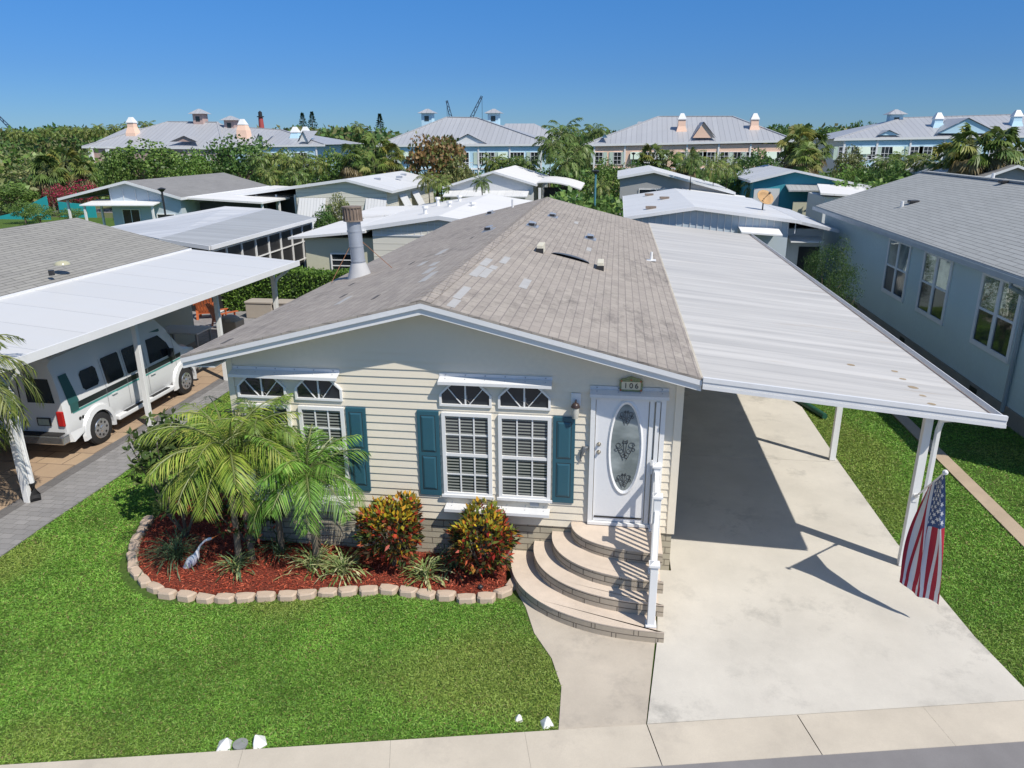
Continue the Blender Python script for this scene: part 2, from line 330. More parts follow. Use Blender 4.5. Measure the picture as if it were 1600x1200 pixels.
# ------------------------------------------------------------------ the setting
CONC=concrete('drive_concrete',(.60,.565,.50),(.24,.23,.21),.75)
CONC2=concrete('walk_concrete',(.52,.46,.38),(.22,.20,.18),.7,1.4)
CONC3=concrete('kerb_concrete',(.56,.50,.41),(.25,.22,.20),.35,1.0)
ASPH=concrete('asphalt',(.235,.225,.225),(.16,.15,.15),.4,1.5)
PAVER=brick('grey_pavers',(.33,.32,.32),(.245,.24,.24),(.15,.145,.14),.24,.16,.006,.5,.5)
PAVD=brick('dark_border_pavers',(.20,.19,.19),(.15,.145,.145),(.1,.1,.1),.2,.3,.005,.5,.2)
TILE=brick('tan_tile',(.46,.34,.23),(.36,.26,.18),(.13,.10,.08),.62,.62,.012,.5,.3,bumps=.3)
TANC=concrete('tan_path_concrete',(.46,.36,.26),(.25,.2,.15),.5,1.5)
def groundmat(name,c1,c2,c3,s=.25):
    m,n,b=newmat(name); g=G(n); o=g.tc.outputs['Object']
    col=g.mix(g.ramp(g.noise(o,s,6,.65),[(.35,0.0),(.65,1.0)]),c1,c2); col=g.mix(g.ramp(g.noise(o,14,5,.75),[(.42,0.0),(.66,.8)]),col,c3)
    col=g.mix(g.ramp(g.noise(o,1.1,4,.6),[(.5,0.0),(.75,.5)]),col,(.13,.16,.04))
    g.L(col,b.inputs['Base Color']); b.inputs['Roughness'].default_value=1; b.inputs['Specular IOR Level'].default_value=.1; g.bump(g.noise(o,30,5,.8),b,.7,.04); return m
SOIL=groundmat('turf_soil',(.08,.14,.03),(.11,.18,.04),(.04,.075,.018))
FARG=groundmat('far_ground',(.12,.14,.06),(.20,.19,.13),(.05,.08,.03),.05)
def S(name,mb,m): o=mb.build(name,m); tag(o,kind='structure'); return o
S('ground',MB().face([(-2500,-200,-.012),(2500,-200,-.012),(2500,4000,-.012),(-2500,4000,-.012)]),FARG)
def ky(x): return -3.59+.2186*(x-2.19)            # back edge of the kerb band
S('lawn_ground',MB().face([(-8.0,ky(-8)-.02,0),(3.6,ky(3.6)-.02,0),(3.6,20,0),(-8.4,20,0),(-8.4,2,0)]).face([(7.3,ky(7.3)-.02,0),(26,ky(26)-.02,0),(26,34,0),(7.3,34,0)]),SOIL)
S('street',MB().face([(-40,ky(-40)-14,.000),(40,ky(40)-14,.000),(40,ky(40)-.5,.0),(-40,ky(-40)-.5,.0)]),ASPH)
# kerb band: five poured sections with open joints
kx=[-30,-12,-8,-4.2,-1.35,.28,1.80,3.215,5.02,6.56,9.2,13,20,40]
kb=MB()
for a,b in zip(kx[:-1],kx[1:]):
    g_=.0012 if a!=3.215 else .010; o_=.60
    p=[(a+g_+.15,ky(a)-o_+.02,.0),(b-g_+.15,ky(b)-o_+.02,.0),(b-g_,ky(b)-.014,.0),(a+g_,ky(a)-.014,.0)]
    kb.face([(p[0][0],p[0][1],.006),(p[1][0],p[1][1],.006),(p[2][0],p[2][1],.03),(p[3][0],p[3][1],.03)])
    kb.face([(p[0][0],p[0][1],-.01),(p[1][0],p[1][1],-.01),(p[1][0],p[1][1],.006),(p[0][0],p[0][1],.006)])
S('kerb',kb,CONC3)
sp=MB(); sp.prism([(3.225,ky(3.225)),(8.02,ky(8.02)),(7.95,-2.12),(7.79,-1.14),(7.6,1.37),(7.55,4.7),(3.72,4.7),(3.72,0),(3.52,-.0),(3.41,-1.84)],-.05,.024)
sp.prism([(3.72,4.712),(7.55,4.712),(7.56,9.9),(3.72,9.9)],-.05,.024); sp.prism([(3.72,9.912),(7.6,9.912),(7.6,19.3),(3.72,19.3)],-.05,.024)
S('driveway',sp,CONC)
wk=[(2.19,ky(2.19)),(3.212,ky(3.212)),(3.398,-1.7),(3.40,-.2),(1.1,-.2),(1.3,-.8),(1.52,-1.26),(1.71,-1.84),(2.0,-2.34),(2.17,-2.87)]
S('walkway',MB().prism(wk,-.05,.012),CONC2)
S('left_path',MB().prism([(-8.4,ky(-8.4)+.01),(-7.1,ky(-7.1)+.01),(-7.35,-2),(-7.42,0),(-7.4,2.1),(-7.5,4),(-7.85,6),(-7.9,14),(-8.4,14)],-.05,.02),PAVER)
S('left_path_border',MB().prism([(-8.66,ky(-8.66)+.01),(-8.404,ky(-8.404)+.01),(-8.404,14),(-8.66,14)],-.05,.022),PAVD)
S('left_driveway',MB().prism([(-14.6,ky(-14.6)+.01),(-8.664,ky(-8.664)+.01),(-8.664,14),(-14.6,14)],-.05,.02),TILE)
S('patio',MB().prism([(-14.6,14.01),(-5,14.01),(-5,19.5),(-14.6,19.5)],-.05,.02),PAVER)
S('right_path',MB().prism([(9.68,ky(9.68)+.01),(9.98,ky(9.98)+.01),(9.98,16),(9.68,16)],-.05,.03),TANC)
S('lane',MB().face([(-60,57,.0),(60,53,.0),(60,57,.0),(-60,61,.0)]),ASPH)
S('far_lawn',MB().face([(-60,28,.001),(-16,28,.001),(-16,52,.001),(-60,52,.001)]),SOIL)
# mulch bed
BED=[(-5.6,.9),(-5.45,.24),(-5.25,-.4),(-4.95,-.93),(-4.6,-1.28),(-4.2,-1.52),(-3.84,-1.62),(-3.1,-1.58),(-2.26,-1.40),(-1.64,-1.2),(-.7,-1.0),(-.07,-1.05),(.34,-1.08),(.74,-1.08),(1.0,-1.0),(1.14,-.82),(1.1,-.2),(1.1,0),(-3.42,0),(-3.42,1.6),(-5.6,1.6)]
m_,n_,b_=newmat('mulch'); g=G(n_); o_=g.tc.outputs['Object']
col=g.mix(g.ramp(g.noise(o_,28,5,.8),[(.35,0.0),(.65,1.0)]),(.10,.018,.010),(.40,.075,.035)); col=g.mix(g.ramp(g.noise(g.map(o_,scale=(1,4,1)),25,4,.7),[(.5,0.0),(.7,.7)]),col,(.05,.012,.008))
g.L(col,b_.inputs['Base Color']); b_.inputs['Roughness'].default_value=.95; g.bump(g.noise(o_,35,4,.8),b_,1,.05); MULCHM=m_
S('bed_ground',MB().prism(BED,-.02,.045),MULCHM)
def inpoly(x,y,poly):
    r=np.zeros(len(x),bool); j=len(poly)-1
    for i in range(len(poly)):
        xi,yi=poly[i];xj,yj=poly[j]; c=((yi>y)!=(yj>y))&(x<(xj-xi)*(y-yi)/(yj-yi+1e-12)+xi); r^=c; j=i
    return r
# bark chips
x=rng.uniform(-5.6,1.2,26000); y=rng.uniform(-1.7,1.6,26000); k=inpoly(x,y,BED); x=x[k];y=y[k]; n=len(x)
D=rng.normal(size=(n,3)); D[:,2]*=.35; D=unit(D); N=unit(np.array([0,0,1])+rng.normal(size=(n,3))*.6)
ch=link('mulch_chips',leaves('mulch_chips',np.stack([x,y,np.full(n,.05)+rng.uniform(0,.02,n)],1),D,N,rng.uniform(.03,.08,n),.007,tints(n,[(.42,.075,.035),(.30,.05,.025),(.52,.13,.07),(.20,.035,.02)],.3),leafmat('mulch_chip',.9,0)))
tag(ch,kind='stuff')
# grass blades
LAWN=[(-8.0,ky(-8)+.02),(2.17,ky(2.17)+.03),(2.15,-2.87),(1.98,-2.34),(1.68,-1.84),(1.48,-1.28),(1.25,-1.1),(.9,-1.27),(.3,-1.30),(-.07,-1.28),(-.7,-1.22),(-1.64,-1.42),(-2.3,-1.62),(-3.1,-1.80),(-3.9,-1.86),(-4.35,-1.75),(-4.8,-1.5),(-5.2,-1.1),(-5.5,-.45),(-5.75,.3),(-5.85,1.6),(-3.5,1.7),(-3.5,12),(-7.8,12),(-7.8,6),(-7.45,4),(-7.36,2.1),(-7.38,0),(-7.31,-2),(-7.1,-5)]
LAWNR=[(8.04,ky(8.04)+.02),(9.66,ky(9.66)+.02),(9.66,18),(7.62,18),(7.57,4.7),(7.63,1.37),(7.83,-1.14),(7.98,-2.12)]
LAWNR2=[(10.0,ky(10)+.02),(12.2,ky(12.2)),(12.2,15),(10.0,15)]
LAWNR3=[(7.7,18),(12.2,18),(12.2,23),(7.7,23)]
def blades(poly,dens,ln,wd):
    P=np.array(poly); x0,y0=P.min(0);x1,y1=P.max(0); n=int((x1-x0)*(y1-y0)*dens); x=rng.uniform(x0,x1,n);y=rng.uniform(y0,y1,n)
    x=x+rng.normal(size=n)*.012; y=y+rng.normal(size=n)*.012; d=np.hypot(x-CAM[0],y-CAM[1]); keep=inpoly(x,y,poly)&(rng.uniform(size=n)<np.clip((9.0/d)**1.6,.08,1)); x=x[keep];y=y[keep];d=d[keep]; n=len(x)
    s=np.clip(d/9.0,1,4)**.6
    return np.stack([x,y],1),s,n
Ps=[];Ls=[];Ws=[]
for poly,dn in ((LAWN,6800),(LAWNR,5600),(LAWNR2,3200),(LAWNR3,1500)):
    q,s,n=blades(poly,dn,0,0); Ps.append(q); Ls.append(rng.uniform(.035,.075,n)*s**.5); Ws.append(.0048*s)
q=np.concatenate(Ps);Ln=np.concatenate(Ls);Wd=np.concatenate(Ws);n=len(q)
# clumpy value field so the turf is not even
def vnoise(x,y,s,seed):
    r=np.random.default_rng(seed); gx=r.uniform(size=(256,256)); X=x/s+50.3;Y=y/s+50.7; xi=np.floor(X).astype(int);yi=np.floor(Y).astype(int);fx=X-xi;fy=Y-yi; fx=fx*fx*(3-2*fx);fy=fy*fy*(3-2*fy)
    G_=lambda a,b:gx[a%256,b%256]
    return (G_(xi,yi)*(1-fx)+G_(xi+1,yi)*fx)*(1-fy)+(G_(xi,yi+1)*(1-fx)+G_(xi+1,yi+1)*fx)*fy
v=vnoise(q[:,0],q[:,1],.9,1)*.5+vnoise(q[:,0],q[:,1],.35,2)*.3+vnoise(q[:,0],q[:,1],.12,3)*.2
D=rng.normal(size=(n,3))*.75; D[:,2]=rng.uniform(.15,.8,n); D=unit(D); N=unit(rng.normal(size=(n,3))*.8+np.array([0,0,.6]))
T=1.12*tints(n,[(.135,.29,.035),(.18,.35,.05),(.10,.23,.03),(.26,.40,.08),(.15,.32,.04)],.13); T*=(.58+.84*v)[:,None]
yl=np.clip((vnoise(q[:,0],q[:,1],1.7,9)-.55)*2.2,0,.5)[:,None]; T=T*(1-yl)+np.array((.34,.36,.09))*yl*rng.uniform(.7,1.2,(n,1))
dry=(rng.uniform(size=n)<.05+.10*(v>.66)); T[dry]=np.array((.30,.27,.10))*rng.uniform(.6,1.1,(dry.sum(),1))
gr=link('grass',leaves('grass',np.column_stack([q,np.zeros(n)]),D,N,Ln*(.75+.5*v),Wd,T,GRASSM,sag=.25)); tag(gr,'short green turf blades covering the lawns around the house','grass',kind='stuff')

# ------------------------------------------------------------------ the cream house
SHING=brick('shingle_roof',(.425,.38,.33),(.345,.305,.27),(.235,.21,.20),.30,.145,.007,.5,.34,stain=((.10,.09,.085),.7),bumps=.8)
STONE=brick('split_block',(.50,.455,.35),(.42,.38,.29),(.13,.11,.09),.40,.11,.007,.5,.25,bumps=1.0)
house=thing('house','cream lap-sided single-storey house with grey shingle gable roof, teal shutters','house',(0,4,0))
def gz(x): return 4.40-.249*abs(x+.1)-.02
XL,XR=-3.42,3.69; WT=.16
# lap siding, course by course
sd=MB(); z=.70; ex=.1275
while z<4.4:
    z1=z+ex
    def ext(zz):
        h=(4.38-zz)/.249; return max(XL,-.1-h),min(XR,-.1+h)
    a0,b0=ext(z);a1,b1=ext(z1)
    if b0-a0<.1: break
    if b1<a1: a1=b1=-.1
    sd.face([(a0,-.020,z),(b0,-.020,z),(b1,-.002,z1),(a1,-.002,z1)]); sd.face([(a0,-.020,z),(a0,.0,z),(b0,.0,z),(b0,-.020,z)])
    z=z1
sd.face([(XL,.004,.70),(XR,.004,.70),(XR,.004,3.44),(-.1,.004,4.37),(XL,.004,3.5)])
for X,s in ((XL,-1),(XR,1)):
    z=.7
    while z<3.28: sd.face([(X+s*.014,0,z),(X+s*.014,19.2,z),(X+s*.001,19.2,z+ex),(X+s*.001,0,z+ex)][::s]); sd.face([(X+s*.014,0,z),(X,0,z),(X,19.2,z),(X+s*.014,19.2,z)]); z+=ex
sd.xz([(XL,.7),(XR,.7),(XR,3.44),(-.1,4.37),(XL,3.5)],19.19,19.2)
sd.build('wall',CREAM,house)
MB().box(XR-.085,XR+.03,-.03,.06,.70,3.42).build('corner_trim',CREAM,house); MB().box(XL-.03,XL+.07,-.03,.06,.70,3.45).build('corner_trim',CREAM,house)
fb=MB(); fb.box(XL+.01,XR-.005,.004,.12,-.05,.70); fb.box(XL+.01,XL+.12,.12,19.1,-.05,.70); fb.box(XR-.12,XR-.01,.12,19.1,-.05,.70); fb.build('foundation',STONE,house)
# roof
ER,EL,Y0,Y1=3.906,-3.93,-.47,19.35; ZE=3.40; 
rf=MB(); T_=.035
rf.slab([(-.1,Y0,4.43),(-.1,Y1,4.43),(EL,Y1,4.43-.249*(-.1-EL)),(EL,Y0,4.43-.249*(-.1-EL))],T_)
rf.slab([(-.1,Y0,4.43),(ER,Y0,4.43-.249*(ER+.1)),(ER,Y1,4.43-.249*(ER+.1)),(-.1,Y1,4.43)],T_)
roof=rf.build('roof',SHING,house)
rc=MB()
for k in range(66):
    y=Y0+.3*k
    if y+.31>Y1: break
    for s in (-1,1): rc.slab([(-.1,y,4.449),(-.1,y+.31,4.441),(-.1+s*.15,y+.31,4.441-.038),(-.1+s*.15,y,4.449-.038)],.012)
rc.build('ridge_cap',SHING,roof)
# fascia in two steps, white
fa=MB(); fb2=MB(); sf=MB()
for s,E_ in ((1,ER),(-1,EL)):
    za,zb=4.43-T_-.002,4.43-.249*abs(E_+.1)-T_-.002
    def bd(mb,y0,y1,t0,t1):
        p=[(-.1,za-t0),(E_,zb-t0),(E_,zb-t1),(-.1,za-t1)]
        mb.xz(p if s>0 else p[::-1],y0,y1)
    bd(fa,Y0+.0,Y0+.05,0,.075); bd(fb2,Y0+.035,Y0+.075,.077,.17)
    bd(sf,Y0+.08,-.016,.14,.155)
fa.build('fascia',TRIM,house); fb2.build('lower_fascia',WHITE,house); sf.build('soffit',WHITE,house)
ed=MB()
for E_ in (EL,): 
    zb=4.43-.249*abs(E_+.1)-T_-.004; ed.box(E_,E_+.03,Y0+.08,Y1,zb-.15,zb); ed.box(E_+.03,XL-.01,Y0+.08,Y1,zb-.15,zb-.135)
ed.build('eave_board',WHITE,house)
PATCH=paint('pale_shingle',(.43,.425,.415),.85,.15,6); PATCHD=paint('dark_shingle',(.12,.115,.115),.9,.3,6)
def rz(x): return 4.43-.249*abs(x+.1)
def patch(x0,x1,y0,y1,m,dz=.006):
    return MB().slab([(x0,y0,rz(x0)+dz),(x1,y0,rz(x1)+dz),(x1,y1,rz(x1)+dz),(x0,y1,rz(x0)+dz)],.005).build('shingle_patch',m,roof)
for a in [(.10,.24,3.1,3.9),(.12,.26,2.0,3.0),(.27,.40,2.1,2.95),(.30,.43,3.0,3.35),(.22,.34,.2,1.1),(.25,.37,-.35,.15),(.98,1.12,2.1,2.95),(.37,.5,3.8,4.6),(1.9,2.02,8.3,8.9),(-1.5,-1.38,4.5,5.1),(-.72,-.58,1.7,2.7),(-.95,-.8,2.8,3.5),(-1.48,-1.32,6.0,6.9),(-1.1,-.95,3.9,4.4),(-2.1,-2.0,1.3,2.0),(1.3,1.42,13.2,13.8)]: patch(*a,PATCH)
for a in [(-1.3,-1.24,.9,1.25),(-2.35,-2.28,2.2,2.5),(-1.9,-1.84,5.3,5.7),(-1.1,-1.04,8.3,8.7),(-3.4,-3.33,-.2,.1),(-2.8,-2.74,3.9,4.2)]: patch(*a,PATCHD)
def vent(x,y,m,L=.42,W=.2,h=.07,col=ALU):
    z=rz(x); s=1 if x>-.1 else -1
    b=MB().mesh([(x-s*W/2,y-L/2,rz(x-s*W/2)+.004),(x-s*W/2,y+L/2,rz(x-s*W/2)+.004),(x+s*W/2,y+L/2,z+h-.01),(x+s*W/2,y-L/2,z+h-.01),(x+s*W/2,y+L/2,rz(x+s*W/2)),(x+s*W/2,y-L/2,rz(x+s*W/2))],[(0,1,2,3),(3,2,4,5),(0,3,5),(1,4,2)]).build('roof_vent',col,roof)
    return b
for x,y in ((.61,13.46),(.33,10.13),(1.92,10.67),(-.82,9.61),(-2.12,17.6)):
    s=1 if x>-.1 else -1; v=MB(); z=rz(x)
    v.slab([(x-.16,y-.26,rz(x-.16)+.02),(x+.16,y-.26,rz(x+.16)+.02),(x+.16,y+.26,rz(x+.16)+.02),(x-.16,y+.26,rz(x-.16)+.02)],.02); v.build('vent_flange',ALU,roof)
    v=MB(); v.slab([(x-.09,y-.2,rz(x-.09)+.11),(x+.09,y-.2,rz(x+.09)+.11),(x+.09,y+.2,rz(x+.09)+.11),(x-.09,y+.2,rz(x-.09)+.11)],.085); v.build('roof_vent',ALU,roof,bevel=.01)
    v=MB(); v.box(x-.08,x+.08,y-.206,y-.2,rz(x)+.03,rz(x)+.10); v.box(x+s*.09,x+s*.096,y-.17,y+.17,rz(x+s*.09)+.03,rz(x+s*.09)+.09); v.build('louvre',DARK,roof)
CBOX=paint('cream_block',(.66,.62,.50),.7,.1,3)
for x,y in ((.94,6.4),(2.31,6.25)):
    v=MB(); v.box(x-.07,x+.07,y-.28,y+.28,rz(x)-.03,rz(x)+.17); v.build('skylight_block',CBOX,roof,bevel=.008)
    v=MB(); v.box(x-.085,x+.085,y-.288,y-.281,rz(x)-.02,rz(x)+.1); v.build('block_end',DARK,roof)
v=MB()   # curved smoked skylight between the two blocks
for k in range(12):
    a,b=k/12*math.pi,(k+1)/12*math.pi; xa,xb=1.62-.44*math.cos(a),1.62-.44*math.cos(b); ya,yb=6.42+.52*math.sin(a),6.42+.52*math.sin(b)
    v.face([(xa,6.4,rz(xa)+.015+.05*math.sin(a)),(xb,6.4,rz(xb)+.015+.05*math.sin(b)),(xb,yb,rz(xb)+.012),(xa,ya,rz(xa)+.012)])
v.build('skylight',paint('smoked_dome',(.10,.10,.10),.35,.2,3),roof,True)
v=MB(); v.tube([(3.59,9.48,rz(3.59)-.02),(3.59,9.48,rz(3.59)+.24)],.035,8); v.obox((3.59,9.48,rz(3.59)+.02),(.25,.25,.02)); v.build('pipe_vent',WHITE,roof,True)
v=MB(); v.tube([(-1.34,18.2,rz(-1.34)-.02),(-1.34,18.2,rz(-1.34)+.3)],.045,8); v.build('pipe_vent',TRIM,roof,True)
# stove flue
FL=ALU; bx,by=-3.08,5.45; zb=rz(bx); lx=-.07
v=MB(); v.tube([(bx,by,zb-.1),(bx+lx*.2,by,zb+.30)],[.30,.17],14); flue=v.build('chimney',paint('flue_base',(.50,.50,.50),.7,.15,4),roof,True)
v=MB(); v.tube([(bx+lx*.2,by,zb+.28),(bx+lx,by,zb+1.30)],[.155,.155],14); v.build('flue_pipe',FL,roof,True)
v=MB()
for k in range(3): v.tube([(bx+lx*(.25+k*.3),by,zb+.33+k*.33),(bx+lx*(.26+k*.3),by,zb+.36+k*.33)],.165,14)
v.build('flue_band',FL,roof,True)
v=MB(); v.tube([(bx+lx,by,zb+1.24),(bx+lx*1.2,by,zb+1.52)],[.185,.19],16); v.tube([(bx+lx,by,zb+1.22),(bx+lx,by,zb+1.25)],[.215,.215],16); v.tube([(bx+lx*1.2,by,zb+1.51),(bx+lx*1.2,by,zb+1.54)],[.215,.215],16)
for k in range(18):
    a=k/18*6.283; v.bar((bx+lx+.2*math.cos(a),by+.2*math.sin(a),zb+1.24),(bx+lx*1.2+.2*math.cos(a),by+.2*math.sin(a),zb+1.52),.02)
v.build('flue_cap',RUST,roof)
v=MB(); v.bar((bx+lx*.6,by,zb+.9),(bx-.55,by-.35,zb-.10),.012); v.bar((bx+lx*.6,by,zb+.9),(bx+.75,by+.1,zb+.16),.012); v.build('flue_stay',paint('rusty_strap',(.36,.17,.09),.7,.3,8),roof)
# windows
BLIND=paint('blind_slat',(.27,.28,.25),.6,.08,3)
def muntins(mb,x0,x1,z0,z1,nx,nz,y=-.02,t=.011):
    for i in range(1,nx): xx=x0+(x1-x0)*i/nx; mb.box(xx-t,xx+t,y-.012,y,z0,z1)
    for i in range(1,nz): zz=z0+(z1-z0)*i/nz; mb.box(x0,x1,y-.011,y-.001,zz-t,zz+t)
def window(x0,x1,z0=1.165,z1=2.585):
    f=MB(); t=.055
    f.box(x0,x1,-.062,.0,z0,z0+t); f.box(x0,x1,-.06,.0,z1-t,z1); f.box(x0,x0+t,-.06,0,z0+t,z1-t); f.box(x1-t,x1,-.06,0,z0+t,z1-t)
    f.box(x0-.03,x1+.03,-.085,-.0615,z0-.025,z0+.02); zm=(z0+z1)/2; f.box(x0+t,x1-t,-.05,-.004,zm-.025,zm+.025)
    W=f.build('window',WHITE,house)
    MB().face([(x0+t,-.0215,z0+t),(x1-t,-.0215,z0+t),(x1-t,-.0215,z1-t),(x0+t,-.0215,z1-t)]).build('pane',GLASS,W)
    b=MB(); z=z0+t+.02; 
    while z<z1-t-.02:
        b.face([(x0+t+.005,-.0255,z),(x1-t-.005,-.0255,z),(x1-t-.005,-.0225,z+.022),(x0+t+.005,-.0225,z+.022)]); z+=.052
    b.build('blinds',BLIND,W)
    m=MB(); muntins(m,x0+t,x1-t,z0+t,zm-.025,3,2,-.027); muntins(m,x0+t,x1-t,zm+.025,z1-t,3,2,-.027); m.build('muntins',WHITE,W); return W
def transom(x0,x1,z0=2.69,z1=3.09,cut=.20):
    o=[(x0,z0),(x1,z0),(x1,z0+.19),(x1-cut,z1),(x0+cut,z1),(x0,z0+.19)]; cx=sum(p[0] for p in o)/6; cz=(z0+z1)/2; t=.035
    def ins(p,k): 
        return (cx+(p[0]-cx)*(1-k/((x1-x0)/2)),cz+(p[1]-cz)*(1-k/((z1-z0)/2)))
    i_=[ins(p,t) for p in o]; f=MB()
    for k in range(6):
        a,b,c,d=o[k],o[(k+1)%6],i_[(k+1)%6],i_[k]
        f.mesh([(a[0],-.05,a[1]),(b[0],-.05,b[1]),(c[0],-.05,c[1]),(d[0],-.05,d[1]),(a[0],0,a[1]),(b[0],0,b[1]),(c[0],0,c[1]),(d[0],0,d[1])],[(0,1,2,3),(4,5,1,0),(3,2,6,7)])
    W=f.build('transom_window',WHITE,house); MB().face([(p[0],-.0215,p[1]) for p in i_]).build('pane',GLASS,W)
    m=MB(); zb=z0+t; m.box(cx-.012,cx+.012,-.036,-.0225,zb,z1-t)
    for s in (-1,1): m.bar((cx+s*.06,-.030,zb),(cx+s*((x1-x0)/2-cut*.62),-.030,z1-.09),.022,.012)
    m.build('muntins',WHITE,W)
    s_=MB(); sx=cx+.02      # a starfish standing on the inner sill
    for k in range(5):
        a=math.pi/2+k*1.2566; s_.bar((sx,-.0235,zb+.075),(sx+.085*math.cos(a),-.0235,zb+.075+.07*math.sin(a)),.016,.002)
    s_.build('starfish_decal',paint('shell',(.34,.32,.30),.7),W)
for a in ((.045,.835),(.94,1.765),(-3.22,-2.44),(-2.30,-1.545)): window(*a)
for a in ((.02,.84),(.94,1.75),(-3.30,-2.48),(-2.33,-1.55)): transom(*a)
def shutter(x0,x1,z0=1.14,z1=2.59):
    f=MB(); f.box(x0,x1,-.045,-.005,z0,z1); s=f.build('shutter',TEAL,house,bevel=.006)
    for a,b in ((z0+.11,z0+.68),(z0+.77,z1-.08)):
        p=MB(); fr=MB(); xa,xb=x0+.065,x1-.065; i=.028
        p.mesh([(xa,-.047,a),(xb,-.047,a),(xb,-.047,b),(xa,-.047,b),(xa+i,-.058,a+i),(xb-i,-.058,a+i),(xb-i,-.058,b-i),(xa+i,-.058,b-i)],[(4,5,6,7),(0,1,5,4),(1,2,6,5),(2,3,7,6),(3,0,4,7)]); p.build('raised_panel',TEAL,s)
        for q in ((xa-.010,xb+.010,a-.010,a),(xa-.010,xb+.010,b,b+.010),(xa-.010,xa,a,b),(xb,xb+.010,a,b)): fr.box(q[0],q[1],-.0465,-.0452,q[2],q[3])
        fr.build('panel_groove',DARK,s)
for a in ((-.355,-.005),(1.79,2.13),(-1.52,-1.19)): shutter(*a)
# folded metal awnings above and below the windows, one over the door
AWN=paint('awning_metal',(.73,.735,.74),.4,.10,3)
def awning(x0,x1,z,d=.16,up=True,sl=.05):
    m=MB(); m.slab([(x0,-.015,z+sl),(x1,-.015,z+sl),(x1,-d,z),(x0,-d,z)],.006); m.box(x0,x1,-d-.006,-d,z-.045,z+.002)
    if up: m.box(x0,x1,-.022,-.015,z+sl,z+sl+.05)
    w_=m.build('awning',AWN,house); r=MB(); n=int((x1-x0)/.28)
    for k in range(n): xx=x0+.1+(x1-x0-.2)*k/(n-1); r.tube([(xx,-.026,z+sl+.028),(xx,-.032,z+sl+.028)],.012,6); r.tube([(xx,-d*.5,z+sl*.5+.003),(xx,-d*.5,z+sl*.5+.010)],.008,6)
    r.build('screws',ALU,w_)
awning(.03,1.77,3.12); awning(-3.36,-1.57,3.11); awning(2.34,3.50,3.01,.14)
awning(.07,1.76,.985,.20,False,.02); awning(-3.2,-1.5,.985,.20,False,.02)
# door
DW=paint('door_white',(.77,.775,.785),.35,.04,1)
f=MB(); zt,zs=2.97,.86
f.box(2.36,2.43,-.07,0,zs,zt); f.box(3.40,3.47,-.07,0,zs,zt); f.box(2.43,3.40,-.07,0,zt-.06,zt); f.box(2.36,3.47,-.09,0,zs-.045,zs)
door=f.build('door_frame',WHITE,house)
f=MB(); f.box(2.44,3.22,-.040,-.005,zs+.01,zt-.07); dleaf=f.build('door',DW,house)
f=MB(); f.box(3.235,3.30,-.062,-.005,zs,zt-.06); f.box(3.325,3.385,-.085,-.005,zs,zt-.06); f.build('storm_door_rail',WHITE,house)
def ell(cx,cz,a,b,n=40): return [(cx+a*math.cos(k/n*6.28318),cz+b*math.sin(k/n*6.28318)) for k in range(n)]
cx,cz=2.895,2.13; A=ell(cx,cz,.275,.80); B=ell(cx,cz,.215,.715); f=MB()
for k in range(40):
    a,b,c,d=A[k],A[(k+1)%40],B[(k+1)%40],B[k]; mid=lambda p,q:((p[0]+q[0])/2,(p[1]+q[1])/2); e,h=mid(a,d),mid(b,c)
    f.mesh([(a[0],-.041,a[1]),(b[0],-.041,b[1]),(h[0],-.066,h[1]),(e[0],-.066,e[1]),(c[0],-.044,c[1]),(d[0],-.044,d[1])],[(0,1,2,3),(3,2,4,5)])
f.build('oval_frame',DW,dleaf,True)
m_,n_,b_=newmat('frosted_glass'); g=G(n_); o_=g.tc.outputs['Object']; b_.inputs['Roughness'].default_value=.22
g.L(g.mix(g.ramp(g.noise(g.map(o_,scale=(.5,1,1)),2.6,3),[(.40,0.0),(.62,1.0)]),(.16,.19,.19),(.34,.38,.38)),b_.inputs['Base Color'])
MB().face([(p[0],-.045,p[1]) for p in B]).build('oval_glass',m_,dleaf)
sc_=MB()
def scroll(cx,cz,r,a0,a1,turns=1.0,gr=.6,w=.007):
    pts=[];n=14
    for k in range(n+1):
        t=k/n; a=a0+(a1-a0)*t; rr=r*(1-gr*t); pts.append((cx+rr*math.cos(a),-.049,cz+rr*math.sin(a)))
    for p,q in zip(pts[:-1],pts[1:]): sc_.bar(p,q,w,.004)
for s in (-1,1):
    for (dz,k) in ((0,1.0),(.52,.7),(-.52,.75)):
        zc=cz+dz; sx=cx+s*.045*k
        scroll(sx+s*.05*k,zc+.05*k,.055*k,0,s*7.5); scroll(sx+s*.02*k,zc-.05*k,.045*k,1.5,1.5+s*6.5); scroll(sx+s*.08*k,zc-.02*k,.035*k,3,3-s*6.5)
        scroll(cx+s*.02,zc-.13*k,.035*k,0,-s*6); sc_.bar((cx,-.049,zc-.15*k),(cx+s*.03*k,-.049,zc+.14*k),.008,.004); scroll(cx+s*.025,zc+.10*k,.03*k,1,1+s*6)
        sc_.bar((cx+s*.02,-.049,zc-.2*k),(cx+s*.13*k,-.049,zc+.04*k),.006,.004)
sc_.build('iron_scrollwork',DARK,dleaf)
f=MB()
for z in (2.18,2.05): f.tube([(2.50,-.04,z),(2.50,-.055,z)],.032,12); f.tube([(2.50,-.055,z),(2.50,-.08,z),(2.50,-.10,z)],[.014,.026,.016],12)
f.build('handle',paint('brushed_nickel',(.45,.42,.36),.3,.1,5,metal=.8),dleaf,True)
f=MB(); f.box(2.46,3.2,-.052,-.041,zs+.07,zs+.095); f.build('door_sweep',DARK,dleaf)
f=MB(); f.bar((3.31,-.10,1.75),(3.31,-.10,1.98),.022); f.build('pull_handle',WHITE,house)
f=MB(); f.box(1.44,1.58,-.045,-.014,1.045,1.115); f.build('outlet_box',ALU,house,bevel=.005)
